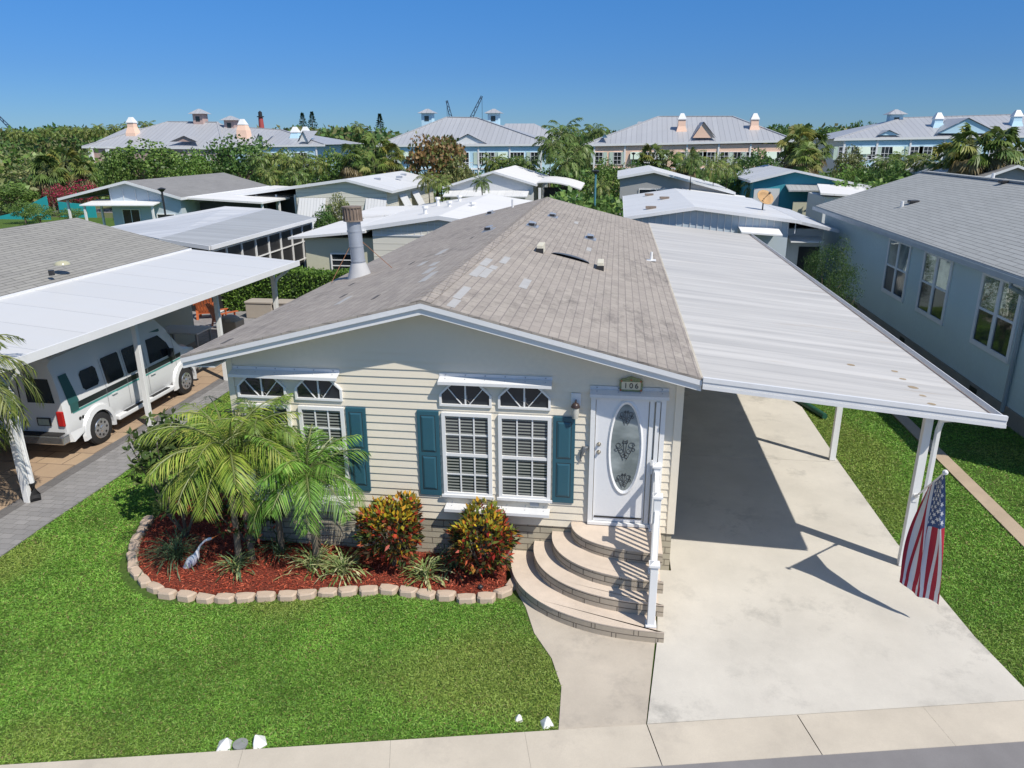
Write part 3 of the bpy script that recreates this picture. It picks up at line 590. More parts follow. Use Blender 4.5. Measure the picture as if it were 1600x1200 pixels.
# number sign, lamp, dolphin
sg=thing('house_number_sign','cream scalloped house number sign reading 106 above the front door','sign',(2.94,-.02,3.14))
o=[]
for k in range(48):
    a=k/48*6.28318; x=.17*max(-1,min(1,1.25*math.cos(a))); z=.095*max(-1,min(1,1.25*math.sin(a))); 
    z+=.045*math.exp(-(x/.07)**2)*(1 if z>0 else 0); o.append((2.94+x*(1+.02*math.cos(8*a)),3.15+z*(1+.03*math.cos(6*a))))
MB().xz(o[::-1],-.062,-.045).build('border',paint('sage_border',(.30,.34,.17),.6,.5,30),sg)
MB().box(2.80,3.08,-.068,-.0625,3.085,3.205).build('plaque',paint('plaque_cream',(.68,.62,.46),.6,.05),sg)
f=MB()
for x in (2.70+.1,2.94,3.18-.1): f.tube([(x,-.0685,3.215 if x!=2.94 else 3.235),(x,-.073,3.215 if x!=2.94 else 3.235)],.013,8)
for x in (2.79,3.09): f.tube([(x,-.0685,3.075),(x,-.073,3.075)],.014,8)
f.build('flowers',paint('flower_red',(.50,.12,.05),.6,.2,9),sg)
for ch_,x in (('1',2.862),('0',2.942),('6',3.022)):
    cu=bpy.data.curves.new('digit','FONT'); cu.body=ch_; cu.size=.115; cu.align_x='CENTER'; cu.extrude=.002
    t_=bpy.data.objects.new('tmp',cu); COL.objects.link(t_); bpy.context.view_layer.update(); me=bpy.data.meshes.new_from_object(t_.evaluated_get(bpy.context.evaluated_depsgraph_get())); bpy.data.objects.remove(t_)
    d=link('digit',me,sg); me.materials.clear(); me.materials.append(DARK); d.rotation_euler=(R(90),0,0); d.location=(x-2.94,-.052,3.108-3.14)
lt=thing('wall_lamp','small dark-capped glass wall lamp on white plate, between shutter and door','wall lamp',(2.13,0,2.85))
MB().box(2.055,2.205,-.03,-.014,2.78,2.98).build('back_plate',WHITE,lt,bevel=.006)
f=MB(); f.dome((2.13,-.11,2.80),.062,12,5,1.0); f.tube([(2.13,-.02,2.87),(2.13,-.11,2.87)],.015,6); f.tube([(2.13,-.11,2.785),(2.13,-.11,2.80)],.068,12); f.build('cap',paint('lamp_metal',(.06,.04,.035),.35,.3,6),lt,True)
f=MB(); f.tube([(2.13,-.11,2.785),(2.13,-.11,2.70),(2.13,-.11,2.61)],[.055,.058,.045],12); f.build('glass_jar',paint('clear_jar',(.55,.54,.48),.12,.2,12),lt,True)
dp=thing('dolphin_ornament','grey leaping dolphin wall ornament left of the front door','ornament',(2.27,-.02,2.0))
f=MB(); f.tube([(2.225,-.04,1.90),(2.235,-.045,1.97),(2.25,-.05,2.04),(2.28,-.05,2.10),(2.315,-.045,2.115),(2.345,-.04,2.105)],[.006,.02,.034,.036,.024,.006],8)
f.mesh([(2.255,-.05,2.08),(2.235,-.05,2.135),(2.285,-.05,2.13)],[(0,1,2)]); f.mesh([(2.225,-.04,1.91),(2.195,-.04,1.86),(2.25,-.04,1.87)],[(0,1,2)]); f.mesh([(2.285,-.06,2.08),(2.30,-.08,2.01),(2.31,-.06,2.075)],[(0,1,2)])
f.build('body',paint('pewter',(.16,.17,.18),.4,.2,8),dp,True)

# ------------------------------------------------------------------ front steps (stacked half ovals of block with tan caps)
CAP=concrete('step_cap',(.66,.555,.455),(.45,.37,.30),.3,3,.85)
BLK=brick('step_block',(.50,.43,.34),(.42,.36,.28),(.10,.085,.07),.36,.0925,.007,.5,.2,bumps=1.0)
steps=thing('front_steps','four curved tan block steps rising to the white front door','steps',(3.4,-.9,0))
EX=2.35
def arc(a,b,xr,n=26,yb=-.0):
    p=[]
    for k in range(n+1):
        t=math.pi-(math.pi/2)*k/n; c,s=math.cos(t),math.sin(t)
        p.append((3.5+a*-(abs(c)**(2/EX)),-b*abs(s)**(2/EX)))
    return [(xr,yb),(3.5-a,yb)]+p[1:]+[(xr,-b)]
for i,(a,b,xr) in enumerate(((2.35,1.84,3.40),(1.99,1.50,3.43),(1.70,1.23,3.46),(1.40,.80,3.50))):
    z0,z1=.2*i,.2*(i+1)
    P_=arc(a-.003,b-.003,xr-.003); st=MB(); n=len(P_)
    # walls with arc-length uv are approximated by box uv per face
    st.prism(P_,z0-(.05 if i==0 else 0.0),z1-.020); r_=st.build('riser',BLK,steps)
    cp=MB(); cp.prism(arc(a,b,xr+.0),z1-.018,z1); cp.build('tread',CAP,steps,bevel=.006)
# railing
rl=thing('stair_railing','white vinyl railing descending beside the curved front steps','railing',(3.3,-1.7,.2))
VIN=paint('vinyl_white',(.80,.80,.79),.35,.04,2)
PO=[(3.32,-1.70,.2,1.20),(3.36,-.98,.6,1.86),(3.39,-.10,.8,1.93)]
for x,y,z0,z1 in PO:
    f=MB(); f.box(x-.052,x+.052,y-.052,y+.052,z0,z1-.05); f.box(x-.075,x+.075,y-.075,y+.075,z0,z0+.03); p_=f.build('post',VIN,rl,bevel=.006)
    f=MB(); f.box(x-.072,x+.072,y-.072,y+.072,z1-.05,z1-.02); f.mesh([(x-.06,y-.06,z1-.0195),(x+.06,y-.06,z1-.0195),(x+.06,y+.06,z1-.0195),(x-.06,y+.06,z1-.0195),(x,y,z1+.02)],[(0,1,4),(1,2,4),(2,3,4),(3,0,4)]); f.build('post_cap',VIN,p_)
for (a,b,za,zb,ba,bb) in ((PO[0],PO[1],1.08,1.60,.34,.74),(PO[1],PO[2],1.72,1.78,.80,.92)):
    f=MB(); f.bar((a[0],a[1]+.05,za),(b[0],b[1]-.05,zb),.06,.07); f.build('top_rail',VIN,rl)
    f=MB(); f.bar((a[0],a[1]+.05,ba),(b[0],b[1]-.05,bb),.05,.05); f.build('bottom_rail',VIN,rl)
    for k in range(1,6):
        t=k/6; x=a[0]+(b[0]-a[0])*t; y=a[1]+.05+(b[1]-a[1]-.1)*t; MB().box(x-.017,x+.017,y-.017,y+.017,ba+(bb-ba)*t,za+(zb-za)*t).build('baluster',VIN,rl)

# ------------------------------------------------------------------ carport of the cream house
CPM=seams('carport_pan',(.61,.585,.54),.41,.66,.45,.75,(.40,.385,.36),.03,.09,rust=.55)
cp=thing('carport','long flat white metal carport roof beside the cream house','carport',(7.4,4,0))
zi=3.42; zo=3.0; XO=7.93; Y2=19.9
f=MB(); f.slab([(ER-.01,Y0+.01,zi),(XO-.12,Y0+.01,zo),(XO-.12,Y2,zo),(ER-.01,Y2,zi)],.05); f.build('roof_panel',CPM,cp)
f=MB()   # profiled front fascia
for k,(a,b,y) in enumerate(((.03,-.035,-.03),(-.038,-.085,-.018),(-.088,-.14,-.03))):
    f.slab([(ER+.01,Y0+y,zi+a),(XO+.0,Y0+y,zo+a+.03),(XO+.0,Y0+y+.03+(.0 if k else .02),zo+a+.03),(ER+.01,Y0+y+.03+(.0 if k else .02),zi+a)],a-b)
f.build('fascia',AWN,cp)
f=MB(); f.box(XO-.115,XO+.0,Y0+.03,Y2,zo-.13,zo-.12); f.box(XO-.012,XO,Y0+.03,Y2,zo-.119,zo+.035); f.box(XO-.117,XO-.112,Y0+.03,Y2,zo-.119,zo+.002); f.build('gutter',AWN,cp)
f=MB(); f.box(XO-.112,XO-.10,Y0+.06,Y2,zo+.004,zo+.012); f.build('rust_line',paint('rust_strip',(.32,.22,.16),.8,.5,5),cp)
f=MB(); f.box(ER-.035,ER+.012,Y0+.06,Y1,zi+.006,zi+.016); f.build('sealant_line',paint('sealant',(.62,.56,.45),.8,.3,4),cp)
RS=paint('rust_spot',(.40,.31,.20),.9,.35,7)
f=MB()
for u,v_ in ((1398,580),(1411,592),(1427,605),(1442,618),(1456,631),(1330,570)):
    d=ray(u,v_); q=None; sl_=(zo-zi)/(XO-.12-ER); nn=np.array([-sl_,0,1]); kk=zi-sl_*(ER-.01)+.004; q=CAM+d*(kk-nn@CAM)/(nn@d)
    rr=random.uniform(.05,.085); f.face([(q[0]+rr*random.uniform(.8,1.2)*math.cos(a),q[1]+rr*.8*math.sin(a),q[2]+sl_*rr*math.cos(a)) for a in [k*.6283 for k in range(10)]])
f.build('rust_stain',RS,cp)
f=MB(); f.box(7.33,7.45,.2,19.2,zo-.07-.12,zo-.055); f.build('beam',AWN,cp)
for y in (.65,4.82,9.2,13.6,18.2):
    f=MB(); f.box(7.37,7.49,y-.05,y+.05,.03,2.86); f.build('post',WHITE,cp,bevel=.006)
f=MB(); f.tube([(XO-.06,.25,zo-.13),(XO-.06,.25,zo-.22),(7.75,.40,zo-.32),(7.60,.60,zo-.42),(7.60,.66,zo-.62),(7.60,.66,.13)],[.05,.05,.05,.048,.045,.045],6); f.build('downspout',WHITE,cp)
f=MB(); f.box(7.4,XO-.1,.2,.26,zo-.20,zo-.14); f.box(XO-.16,XO-.08,.16,.24,zo-.26,zo-.13); f.build('gutter_bracket',WHITE,cp)
for nm,lb,lc,sz in (('drain_box','dark green drain box at the foot of the carport downspout',(7.72,.55,.07),(.30,.20,.12)),):
    t=thing(nm,lb,'drain box',(lc[0],lc[1],0)); MB().obox(lc,sz,.1).build('box',paint('green_plastic',(.02,.085,.05),.5,.2,5),t,bevel=.03); MB().obox((lc[0],lc[1],.137),(.24,.15,.012),.1).build('lid',paint('green_lid',(.025,.10,.06),.5,.2,5),t)
t=thing('drain_pipe','dark green corrugated drain pipe lying at the back edge of the driveway','pipe',(7.6,9.2,0))
a,b=onz(1243,622,.08),onz(1289,651,.08); f=MB(); d=(b-a); n=24
f.tube([a+d*k/n for k in range(n+1)],[.085 if k%2 else .07 for k in range(n+1)],10); f.build('pipe',paint('green_pipe',(.02,.09,.055),.5,.2,5),t,True)
t=thing('paving_stone','small tan paving stone behind the green drain box','stone',(7.78,.95,0)); MB().obox((7.80,.95,.05),(.2,.2,.06),.3).build('block',CONC3,t,bevel=.01)

# ------------------------------------------------------------------ flag on its pole
fp=thing('flagpole','white angled flagpole fixed to the front carport post','flagpole',(7.42,.6,1.3))
pb,pt=Vector((7.43,.58,1.30)),Vector((7.13,-.83,2.35))
MB().tube([pb,pt],.014,8).build('pole',WHITE,fp,True); f=MB(); f.tube([pt-(pt-pb).normalized()*.035,pt,pt+(pt-pb).normalized()*.035],[.012,.038,.012],10); f.build('finial',WHITE,fp,True)
f=MB(); f.obox((7.43,.605,1.26),(.07,.03,.14)); f.tube([pb+Vector((0,.02,-.02)),pb+(pt-pb).normalized()*.12],.024,8); f.build('bracket',WHITE,fp)
RED=paint('flag_red',(.42,.02,.04),.8,.06,3); FWH=paint('flag_white',(.72,.72,.72),.8,.05,3); BLU=paint('flag_blue',(.045,.085,.21),.8,.06,3)
fl=None; NU,NV=65,64; HO=.92; FLY=1.56
dirp=(pb-pt).normalized()
def fpos(u,v):      # u 0 at the pole tip .. 1 towards the post, v 0 at the pole .. 1 at the fly end
    h=pt+dirp*(.05+HO*u); Lf=Vector((-.91,.41,0)); s_=v**.85
    b=Vector((pt.x,pt.y,0))+Lf*(-.22+.50*u)+Vector((dirp.x,dirp.y,0))*(-.06+.16*u); b.z=.40+.3*max(0,u-.6)
    P=h*(1-s_)+b*s_; P.z=h.z*(1-v)+b.z*v
    amp=math.sin(math.pi*min(1,v*1.0+.08))**.5*.6+.4*v
    P+=Lf*(.035*math.sin(u*12.5+v*3.5)*amp+.02*math.sin(u*23-v*4)*amp)+Vector((.41,.91,0))*(.07*math.sin(u*12.5+v*3.5+1.3)*amp)
    P+=Lf*(.06*math.sin(math.pi*v)*(u-.5))
    return P
mats=[RED,FWH,BLU]; V=[];F=[];MI=[]
for j in range(NV+1):
    for i in range(NU+1): V.append(fpos(i/NU,j/NV))
for j in range(NV):
    for i in range(NU):
        F.append((j*(NU+1)+i,j*(NU+1)+i+1,(j+1)*(NU+1)+i+1,(j+1)*(NU+1)+i)); st=i//5; MI.append(2 if (st<7 and j<NV*.40) else (0 if st%2==0 else 1))
nv0=len(V)
def starpts(u,v):
    o=[]
    for k in range(10):
        r_=.036 if k%2==0 else .015; a=k*.6283; o.append((u+r_*math.sin(a)/HO,v+r_*math.cos(a)/FLY))
    return o
for row in range(9):
    cnt=6 if row%2==0 else 5
    for c in range(cnt):
        u=(row+1)/10*(7/13); v=((c*2+1 if row%2==0 else c*2+2))/12*.40
        for off in (.004,-.004):
            nrm=Vector((-dirp.y,dirp.x,0)).normalized()*off; n0=len(V)
            for p in starpts(u,v): V.append(fpos(max(0,p[0]),max(0,p[1]))+nrm)
            V.append(fpos(u,v)+nrm)
            for k in range(10): F.append((n0+k,n0+(k+1)%10,n0+10)); MI.append(1)
me=bpy.data.meshes.new('flag'); me.from_pydata([tuple(p) for p in V],[],F)
for q in mats: me.materials.append(q)
me.polygons.foreach_set('material_index',MI); me.polygons.foreach_set('use_smooth',[True]*len(F)); me.update()
fl=link('flag',me); tag(fl,'red, white and blue starred and striped flag drooping from the angled pole','flag')
# ------------------------------------------------------------------ planting bed
STN=concrete('edging_stone',(.55,.43,.33),(.35,.27,.20),.35,4,.9)
EP=[(-5.62,.35),(-5.44,-.18),(-5.18,-.72),(-4.84,-1.16),(-4.42,-1.48),(-3.95,-1.68),(-3.3,-1.72),(-2.7,-1.62),(-2.1,-1.50),(-1.4,-1.30),(-.7,-1.14),(0,-1.18),(.6,-1.20),(.95,-1.14),(1.20,-.93),(1.27,-.70)]
seg=[0]
for a,b in zip(EP[:-1],EP[1:]): seg.append(seg[-1]+math.hypot(b[0]-a[0],b[1]-a[1]))
def along(s):
    for i in range(len(EP)-1):
        if s<=seg[i+1]+1e-6:
            t=(s-seg[i])/(seg[i+1]-seg[i]); a,b=EP[i],EP[i+1]; return a[0]+(b[0]-a[0])*t,a[1]+(b[1]-a[1])*t,math.atan2(b[1]-a[1],b[0]-a[0])
    return EP[-1]+(0,)
def stone_mesh(seed):
    q=random.Random(seed); m=MB(); o=[(-.15,.07),(-.14,-.03),(-.09,-.085),(.09,-.09),(.145,-.03),(.15,.07),(0,.09)]
    o=[(x+q.uniform(-.012,.012),y+q.uniform(-.012,.012)) for x,y in o]; n=7
    v=[(x,y,-.02) for x,y in o]+[(x*.97,y*.97,.075+q.uniform(-.006,.006)) for x,y in o]+[(x*.84,y*.80,.10+q.uniform(-.006,.006)) for x,y in o]
    f=[(i,(i+1)%n,n+(i+1)%n,n+i) for i in range(n)]+[(n+i,n+(i+1)%n,2*n+(i+1)%n,2*n+i) for i in range(n)]+[tuple(range(2*n,3*n))]
    return m.mesh(v,f).me('edging_stone',STN)
sm=[stone_mesh(i) for i in range(5)]; ns=int(seg[-1]/.305)
for k in range(ns+1):
    x,y,a=along(min(seg[-1],k*seg[-1]/ns)); o=link('edging_stone',sm[k%5]); o.location=(x+random.uniform(-.01,.01),y+random.uniform(-.012,.012),0); o.rotation_euler=(random.uniform(-.04,.04),random.uniform(-.04,.04),a+random.uniform(-.06,.06)); o.scale=(.98,random.uniform(.92,1.06),random.uniform(.9,1.1))
    tag(o,'tan concrete edging stone in the row around the red mulch bed','edging stone','edging stones round the mulch bed')
# crotons
def croton(loc,w,h,label,seed):
    r=np.random.default_rng(seed); t=thing('croton_bush',label,'shrub',loc,0,'croton bushes')
    n=2300; d=unit(r.normal(size=(n,3))); d[:,2]=np.abs(d[:,2])*np.where(r.uniform(size=n)<.75,1,-.8)
    u=r.uniform(.55,1.0,n)**.6; lump=1+.15*np.sin(d[:,0]*5+seed*2)+.13*np.sin(d[:,1]*7+d[:,2]*6)
    p=np.sign(d)*np.abs(d)**.75; P=p*(u*lump)[:,None]*np.array([w/2,w/2,h*.45])+np.array([0,0,h*.55]); zz=P[:,2]/h
    D=unit(d*.8+r.normal(size=(n,3))*.45+np.array([0,0,.35])); N=unit(r.normal(size=(n,3)))
    Y=np.array([(.55,.40,.03),(.42,.36,.04),(.20,.26,.04),(.60,.32,.03),(.16,.20,.04)]); Rr=np.array([(.50,.07,.035),(.28,.03,.025),(.55,.13,.06),(.07,.05,.03),(.10,.12,.03),(.35,.16,.03),(.06,.07,.025),(.05,.09,.025),(.09,.14,.03),(.05,.04,.02)])
    T=np.where((r.uniform(size=n)<np.clip((zz-.70)*3.2,.04,.85))[:,None],Y[r.integers(0,5,n)],Rr[r.integers(0,10,n)])*r.uniform(.5,1.1,(n,1))
    link('crown',leaves('crown',P,D,N,r.uniform(.08,.15,n),r.uniform(.018,.030,n),np.clip(T,0,1),LEAF,sag=.12),t)
    m=MB()
    for k in range(9): a=k*.7; m.tube([(0,0,0),(math.cos(a)*w*.13,math.sin(a)*w*.13,h*.3),(math.cos(a)*w*.32,math.sin(a)*w*.32,h*.75)],[.014,.010,.006],5)
    m.build('stems',BARK,t,False,True)
croton((-.72,-.50,.04),.90,1.12,'red and yellow croton bush with ragged top, nearer the green palms',3)
croton((.74,-.52,.04),.96,1.04,'rounder red and yellow croton bush beside the curved steps',4)
# strappy clumps
def clump(loc,rad,n,label,pal,seed,wd=.011,hh=1.0,grp='strap-leaved clumps in the mulch'):
    r=np.random.default_rng(seed); t=thing('strap_leaf_plant',label,'plant',loc,0,grp); P=[];D=[];N=[];L=[];T=[]
    for k in range(n):
        az=r.uniform(0,6.28); e=r.uniform(.45,1.45); l=rad*r.uniform(.7,1.15); c=np.array(pal[r.integers(0,len(pal))])*r.uniform(.8,1.2); p=np.array([r.normal()*rad*.12,r.normal()*rad*.12,0])
        for j in range(4):
            ee=e-j*r.uniform(.28,.5); d=np.array([math.cos(az)*math.cos(ee),math.sin(az)*math.cos(ee),math.sin(ee)*hh]); sdv=np.array([-math.sin(az),math.cos(az),0])
            P.append(p.copy());D.append(d);N.append(np.cross(sdv,d)); L.append(l*.36); T.append(c*(1+.1*j)); p=p+d*l*.28
    link('leaves',leaves('leaves',P,unit(np.array(D)),N,L,wd,np.clip(T,0,1)),t)
VAR=[(.30,.32,.14),(.16,.22,.07),(.42,.42,.24),(.12,.18,.06),(.24,.28,.12)]; DGR=[(.07,.12,.06),(.10,.15,.08),(.05,.09,.04)]
clump((-4.38,-.72,.04),.55,150,'dense dark blue-green strap-leaved clump at the left end of the bed',DGR,1,.008)
clump((-3.22,-.92,.04),.42,70,'mixed green strap-leaved clump right of the white bird ornament',DGR+VAR[:2],2)
clump((-2.0,-.72,.04),.48,85,'pale striped clump below the smaller green palm, left of its twin',VAR,3,.012)
clump((-1.48,-.80,.04),.45,80,'pale striped clump just left of the first croton bush',VAR,4,.012)
clump((-.12,-.74,.04),.40,80,'pale striped spiky clump between the two croton bushes',VAR,5,.013)
clump((.22,-.42,.04),.42,70,'darker green clump in the shade against the second croton',DGR,6,.010)
clump((-2.75,-.35,.04),.4,60,'small shaded clump behind the palm stems by the block foundation',DGR,7)
# small date palms in the bed
def bedpalm(loc,h,rad,label,pal,seed,nf,stems,gap=.12):
    t=thing('date_palm',label,'palm tree',loc,seed,'small palms in the front bed')
    cm,rm=palm_crown('crown',nf,rad*1.25,44,.0085,rad*.40,seed,pal,(1.2,2.1),(.0,1.4),.65,sag=.22,off=.03)
    a=link('crown',cm,t); a.location=(0,0,h); b=rm.build('frond_stems',LEAFSTEM,t,False,True); b.location=(0,0,h)
    m=MB()
    for k in range(stems): aa=k*2.1; m.tube([(math.cos(aa)*gap,math.sin(aa)*gap,-.03),(math.cos(aa)*gap*.8,math.sin(aa)*gap*.8,h*.5),(0,0,h+.02)],[.055,.05,.045],8)
    m.build('trunk',BARK,t,True,True)
q=at(360,706,-.62); bedpalm((q.x,-.62,.04),q.z-.04,1.12,'larger yellow-green feathery palm in front of the left windows',[(.22,.31,.045),(.29,.37,.06),(.14,.23,.03),(.36,.38,.09)],61,31,2)
q=at(478,742,-.50); bedpalm((q.x,-.50,.04),q.z-.04,1.0,'smaller bright green palm beside the first croton, right of the larger palm',[(.13,.28,.04),(.18,.34,.06),(.10,.21,.03),(.25,.38,.09)],62,29,2)
q=at(408,655,-.25); bedpalm((q.x,-.3,.04),q.z-.2,.75,'upright young palm rising against the left window behind the larger palm',[(.13,.22,.04),(.18,.26,.05)],63,11,1)
# magnolia-like shrub
def bigleaf(loc,w,h,label,seed,pal,leaf=.15,n=900,name='broadleaf_shrub'):
    r=np.random.default_rng(seed); t=thing(name,label,'shrub',loc); d=unit(r.normal(size=(n//6,3))); d[:,2]=np.abs(d[:,2])*1.0-.35*(r.uniform(size=n//6)<.4)
    C=d*r.uniform(.45,1.0,(n//6,1))*np.array([w/2,w/2,h*.45])+np.array([0,0,h*.55]); C=np.repeat(C,6,0); n=len(C)
    D=unit(r.normal(size=(n,3))+np.array([0,0,.25])); D=unit(D); N=unit(np.cross(D,r.normal(size=(n,3)))+np.array([0,0,.8]))
    link('crown',leaves('crown',C,D,N,leaf*r.uniform(.8,1.3,n),leaf*.22,tints(n,pal,.25),LEAF,sag=.15),t)
    m=MB()
    for k in range(6): a=k*1.05; m.tube([(0,0,0),(math.cos(a)*w*.2,math.sin(a)*w*.2,h*.4),(math.cos(a)*w*.38,math.sin(a)*w*.38,h*.8)],[.022,.015,.007],5)
    m.build('stems',BARK,t,False,True)
bigleaf((-5.25,.55,.04),1.35,2.1,'tall dark shrub with glossy paddle leaves at the house corner',11,[(.07,.12,.03),(.09,.13,.04),(.13,.16,.06),(.04,.07,.02)])
bigleaf((-4.6,-.05,.04),1.1,1.15,'low glossy shrub under the left side of the larger palm',12,[(.05,.09,.025),(.09,.14,.04)],.11,500)
bigleaf((-3.3,-.24,.04),1.3,1.05,'low dark shrub with a few red leaves in the palm shade',13,[(.04,.07,.02),(.07,.10,.03),(.22,.05,.03),(.05,.08,.02)],.10,1100)
# white egret ornament
eg=thing('egret_ornament','white metal egret with an orange bill leaning over the red mulch','ornament',(-3.95,-.95,.04)); EW=paint('egret_white',(.74,.78,.82),.45,.08,8)
pp=[at(u,v,-.95+.0*i) for i,(u,v) in enumerate(((280,901),(289,890),(300,876),(307,868),(309,860),(313,852),(320,845),(327,842),(331,841)))]
MB().tube(pp,[.008,.05,.085,.055,.022,.016,.016,.026,.014],10).build('body',EW,eg,True)
MB().tube([pp[-1],at(341,836,-.95)],[.013,.003],6).build('bill',paint('bill_orange',(.55,.16,.04),.5),eg)
g0=at(300,902,-.9); m=MB(); m.tube([pp[2],(pp[2].x+.05,-.9,.25),(pp[2].x+.08,-.88,.04)],.007,5); m.build('leg',DARK,eg); m=MB(); m.tube([pp[3],(pp[3].x+.03,-.98,.25),(pp[3].x+.02,-1.0,.04)],.007,5); m.build('leg',DARK,eg)
# path light, kerb corner markers
pl=thing('path_light','small black dome path light at the right end of the mulch','path light',(.78,-.95,.04)); m=MB(); m.tube([(.78,-.95,.0),(.78,-.95,.10)],.012,6); m.build('stake',DARK,pl); m=MB(); m.dome((.78,-.95,.09),.045,10,4); m.build('cap',DARK,pl,True)
MK=paint('marker_white',(.80,.80,.78),.6,.08,9)
def marker(x,y,s,label,rz,tilt):
    q=random.Random(int(x*100)); v=[(-s,-s,0),(s,-s*1.05,0),(s*.95,s,0),(-s*.9,s*.9,0),(s*.12,s*.1,s*1.7),(-s*.5,-s*.45,s*.95),(s*.55,-s*.5,s*.9)]
    o=MB().mesh(v,[(3,2,1,0),(0,1,6,5),(5,6,4),(1,2,6),(6,2,4),(2,3,4),(3,0,5),(3,5,4)]).build('kerb_marker',MK,None,bevel=.012); o.location=(x,y,-.01); o.rotation_euler=(tilt[0],tilt[1],rz); tag(o,label,'marker','white pyramid markers along the kerb')
marker(-1.60,-4.33,.088,'white pyramid kerb marker left of the round meter cover',.3,(.1,.25)); marker(-1.22,-4.24,.088,'tilted white pyramid kerb marker right of the round meter cover',.6,(-.1,-.3))
marker(1.70,-3.47,.055,'smallest white pyramid marker, half sunk in the lawn by the walkway',.2,(0,0)); marker(2.04,-3.50,.08,'white pyramid marker at the lawn corner nearest the walkway',.5,(.1,0))
mc=MB(); mc.tube([(-1.42,-4.30,0),(-1.42,-4.30,.035)],.085,16); tag(mc.build('meter_cover',paint('cover_grey',(.28,.29,.28),.8,.3,9)),'round grey meter cover between two white kerb markers','meter cover')

# ------------------------------------------------------------------ the van
VW=paint('van_white',(.70,.71,.72),.22,.04,1.5); VG=paint('van_green',(.035,.12,.12),.35,.08,2); VB=paint('van_black',(.02,.025,.03),.3,.1,2); TEALS=paint('van_stripe_teal',(.08,.33,.30),.35,.05); CHR=paint('chrome',(.62,.62,.62),.18,.1,4,metal=.9)
van=thing('van','white high-top van with green and black side stripes under the left carport','van',(-9.9,5.3,0))
xc=-9.9; HW=.985
def ring(y,zb,zw,zs,zt,hw,hs,ht):
    h=[(hw*.94,zb),(hw,zb+.12),(hw,(zb+zw)/2),(hw,zw),((hw+hs)/2+.01,(zw+zs)/2),(hs,zs),(ht+.05,zt-.10),(ht*.86,zt-.015),(0,zt)]
    return [(xc+a,y,b) for a,b in h]+[(xc-a,y,b) for a,b in h[:-1][::-1]]
st=[ring(2.78,.48,1.22,1.90,2.24,HW-.04,.86,.74),ring(2.86,.44,1.22,1.92,2.34,HW,.88,.78),ring(4.2,.42,1.22,1.93,2.42,HW,.885,.80),ring(6.0,.42,1.22,1.93,2.44,HW,.885,.80),ring(6.55,.42,1.22,1.92,2.36,HW,.88,.76),
    ring(6.95,.42,1.22,1.80,1.98,HW,.86,.78),ring(7.32,.42,1.20,1.36,1.46,HW,.90,.80),ring(7.5,.42,1.16,1.26,1.34,HW-.01,.90,.78),ring(7.95,.44,1.04,1.14,1.21,HW-.03,.88,.74),ring(8.10,.50,.95,1.02,1.08,HW-.10,.80,.66)]
m=MB(); n=len(st[0]); v=[p for r_ in st for p in r_]; f=[]
for i in range(len(st)-1):
    for k in range(n-1): f.append((i*n+k,(i+1)*n+k,(i+1)*n+k+1,i*n+k+1))
    f.append((i*n+n-1,(i+1)*n+n-1,(i+1)*n,i*n))
f.append(tuple(range(n))); f.append(tuple(range((len(st)-1)*n,len(st)*n))[::-1]); m.mesh(v,f); m.build('body',VW,van,True)
def sx(z):   # outer side surface
    if z<1.22: return xc+HW+.006
    return xc+HW-(z-1.22)/(1.925-1.22)*(HW-.885)+.014
def side(mb,pts,e=0): mb.face([(sx(z)+e,y,z) for y,z in pts]); return mb
def rr(y0,y1,z0,z1,c=.06,lean=0):
    p=[(y0+c,z0),(y1-c,z0),(y1,z0+c),(y1,z1-c),(y1-c,z1),(y0+c,z1),(y0,z1-c),(y0,z0+c)]; return [(y+lean*(z-z0),z) for y,z in p]
# side stripes
side(MB(),[(3.15,1.20),(7.2,1.20),(7.2,1.085),(3.15,1.06)][::-1]).build('stripe',VB,van); 
side(MB(),[(3.00,1.045),(7.4,1.07),(7.4,1.03),(3.0,.995)][::-1]).build('stripe',TEALS,van)
side(MB(),[(2.95,1.22),(3.20,1.22),(3.20,1.02),(2.95,1.02)][::-1]).build('stripe',VG,van); side(MB(),[(2.93,1.22),(3.24,1.22),(3.12,1.88),(2.88,1.88)]).build('stripe',VG,van)
side(MB(),[(2.92,1.93),(6.6,1.93),(6.6,2.0),(2.9,2.0)],-.02).build('stripe',VG,van)
side(MB(),rr(3.46,4.0,1.36,1.80,.07)).build('side_window',GLASS,van)
side(MB(),rr(4.22,4.84,1.27,1.88,.035)).build('side_window',GLASS,van); side(MB(),rr(4.98,5.60,1.27,1.88,.035)).build('side_window',GLASS,van)
side(MB(),[(5.86,1.27),(6.86,1.27),(6.72,1.60),(6.45,1.86),(5.94,1.86)]).build('front_window',GLASS,van)
m=MB()
for y in (4.15,4.92,5.72,6.95): side(m,[(y,.55),(y+.012,.55),(y+.012,1.21),(y,1.21)],.001); side(m,[(y,1.23),(y+.012,1.23),(y+.012,1.88),(y,1.88)],.001)
m.build('door_seam',paint('seam_grey',(.25,.26,.27),.6),van)
m=MB(); m.face([(xc-.70,6.985,1.92),(xc+.70,6.985,1.92),(xc+.80,7.33,1.49),(xc-.80,7.33,1.49)]); m.build('windscreen',GLASS,van)
m=MB(); m.face([(xc+.16,2.772,1.30),(xc+.80,2.772,1.30),(xc+.74,2.772,1.84),(xc+.16,2.772,1.84)]); m.build('rear_window',GLASS,van); m=MB(); m.face([(xc-.80,2.772,1.30),(xc-.16,2.772,1.30),(xc-.16,2.772,1.84),(xc-.74,2.772,1.84)]); m.build('rear_window',GLASS,van)
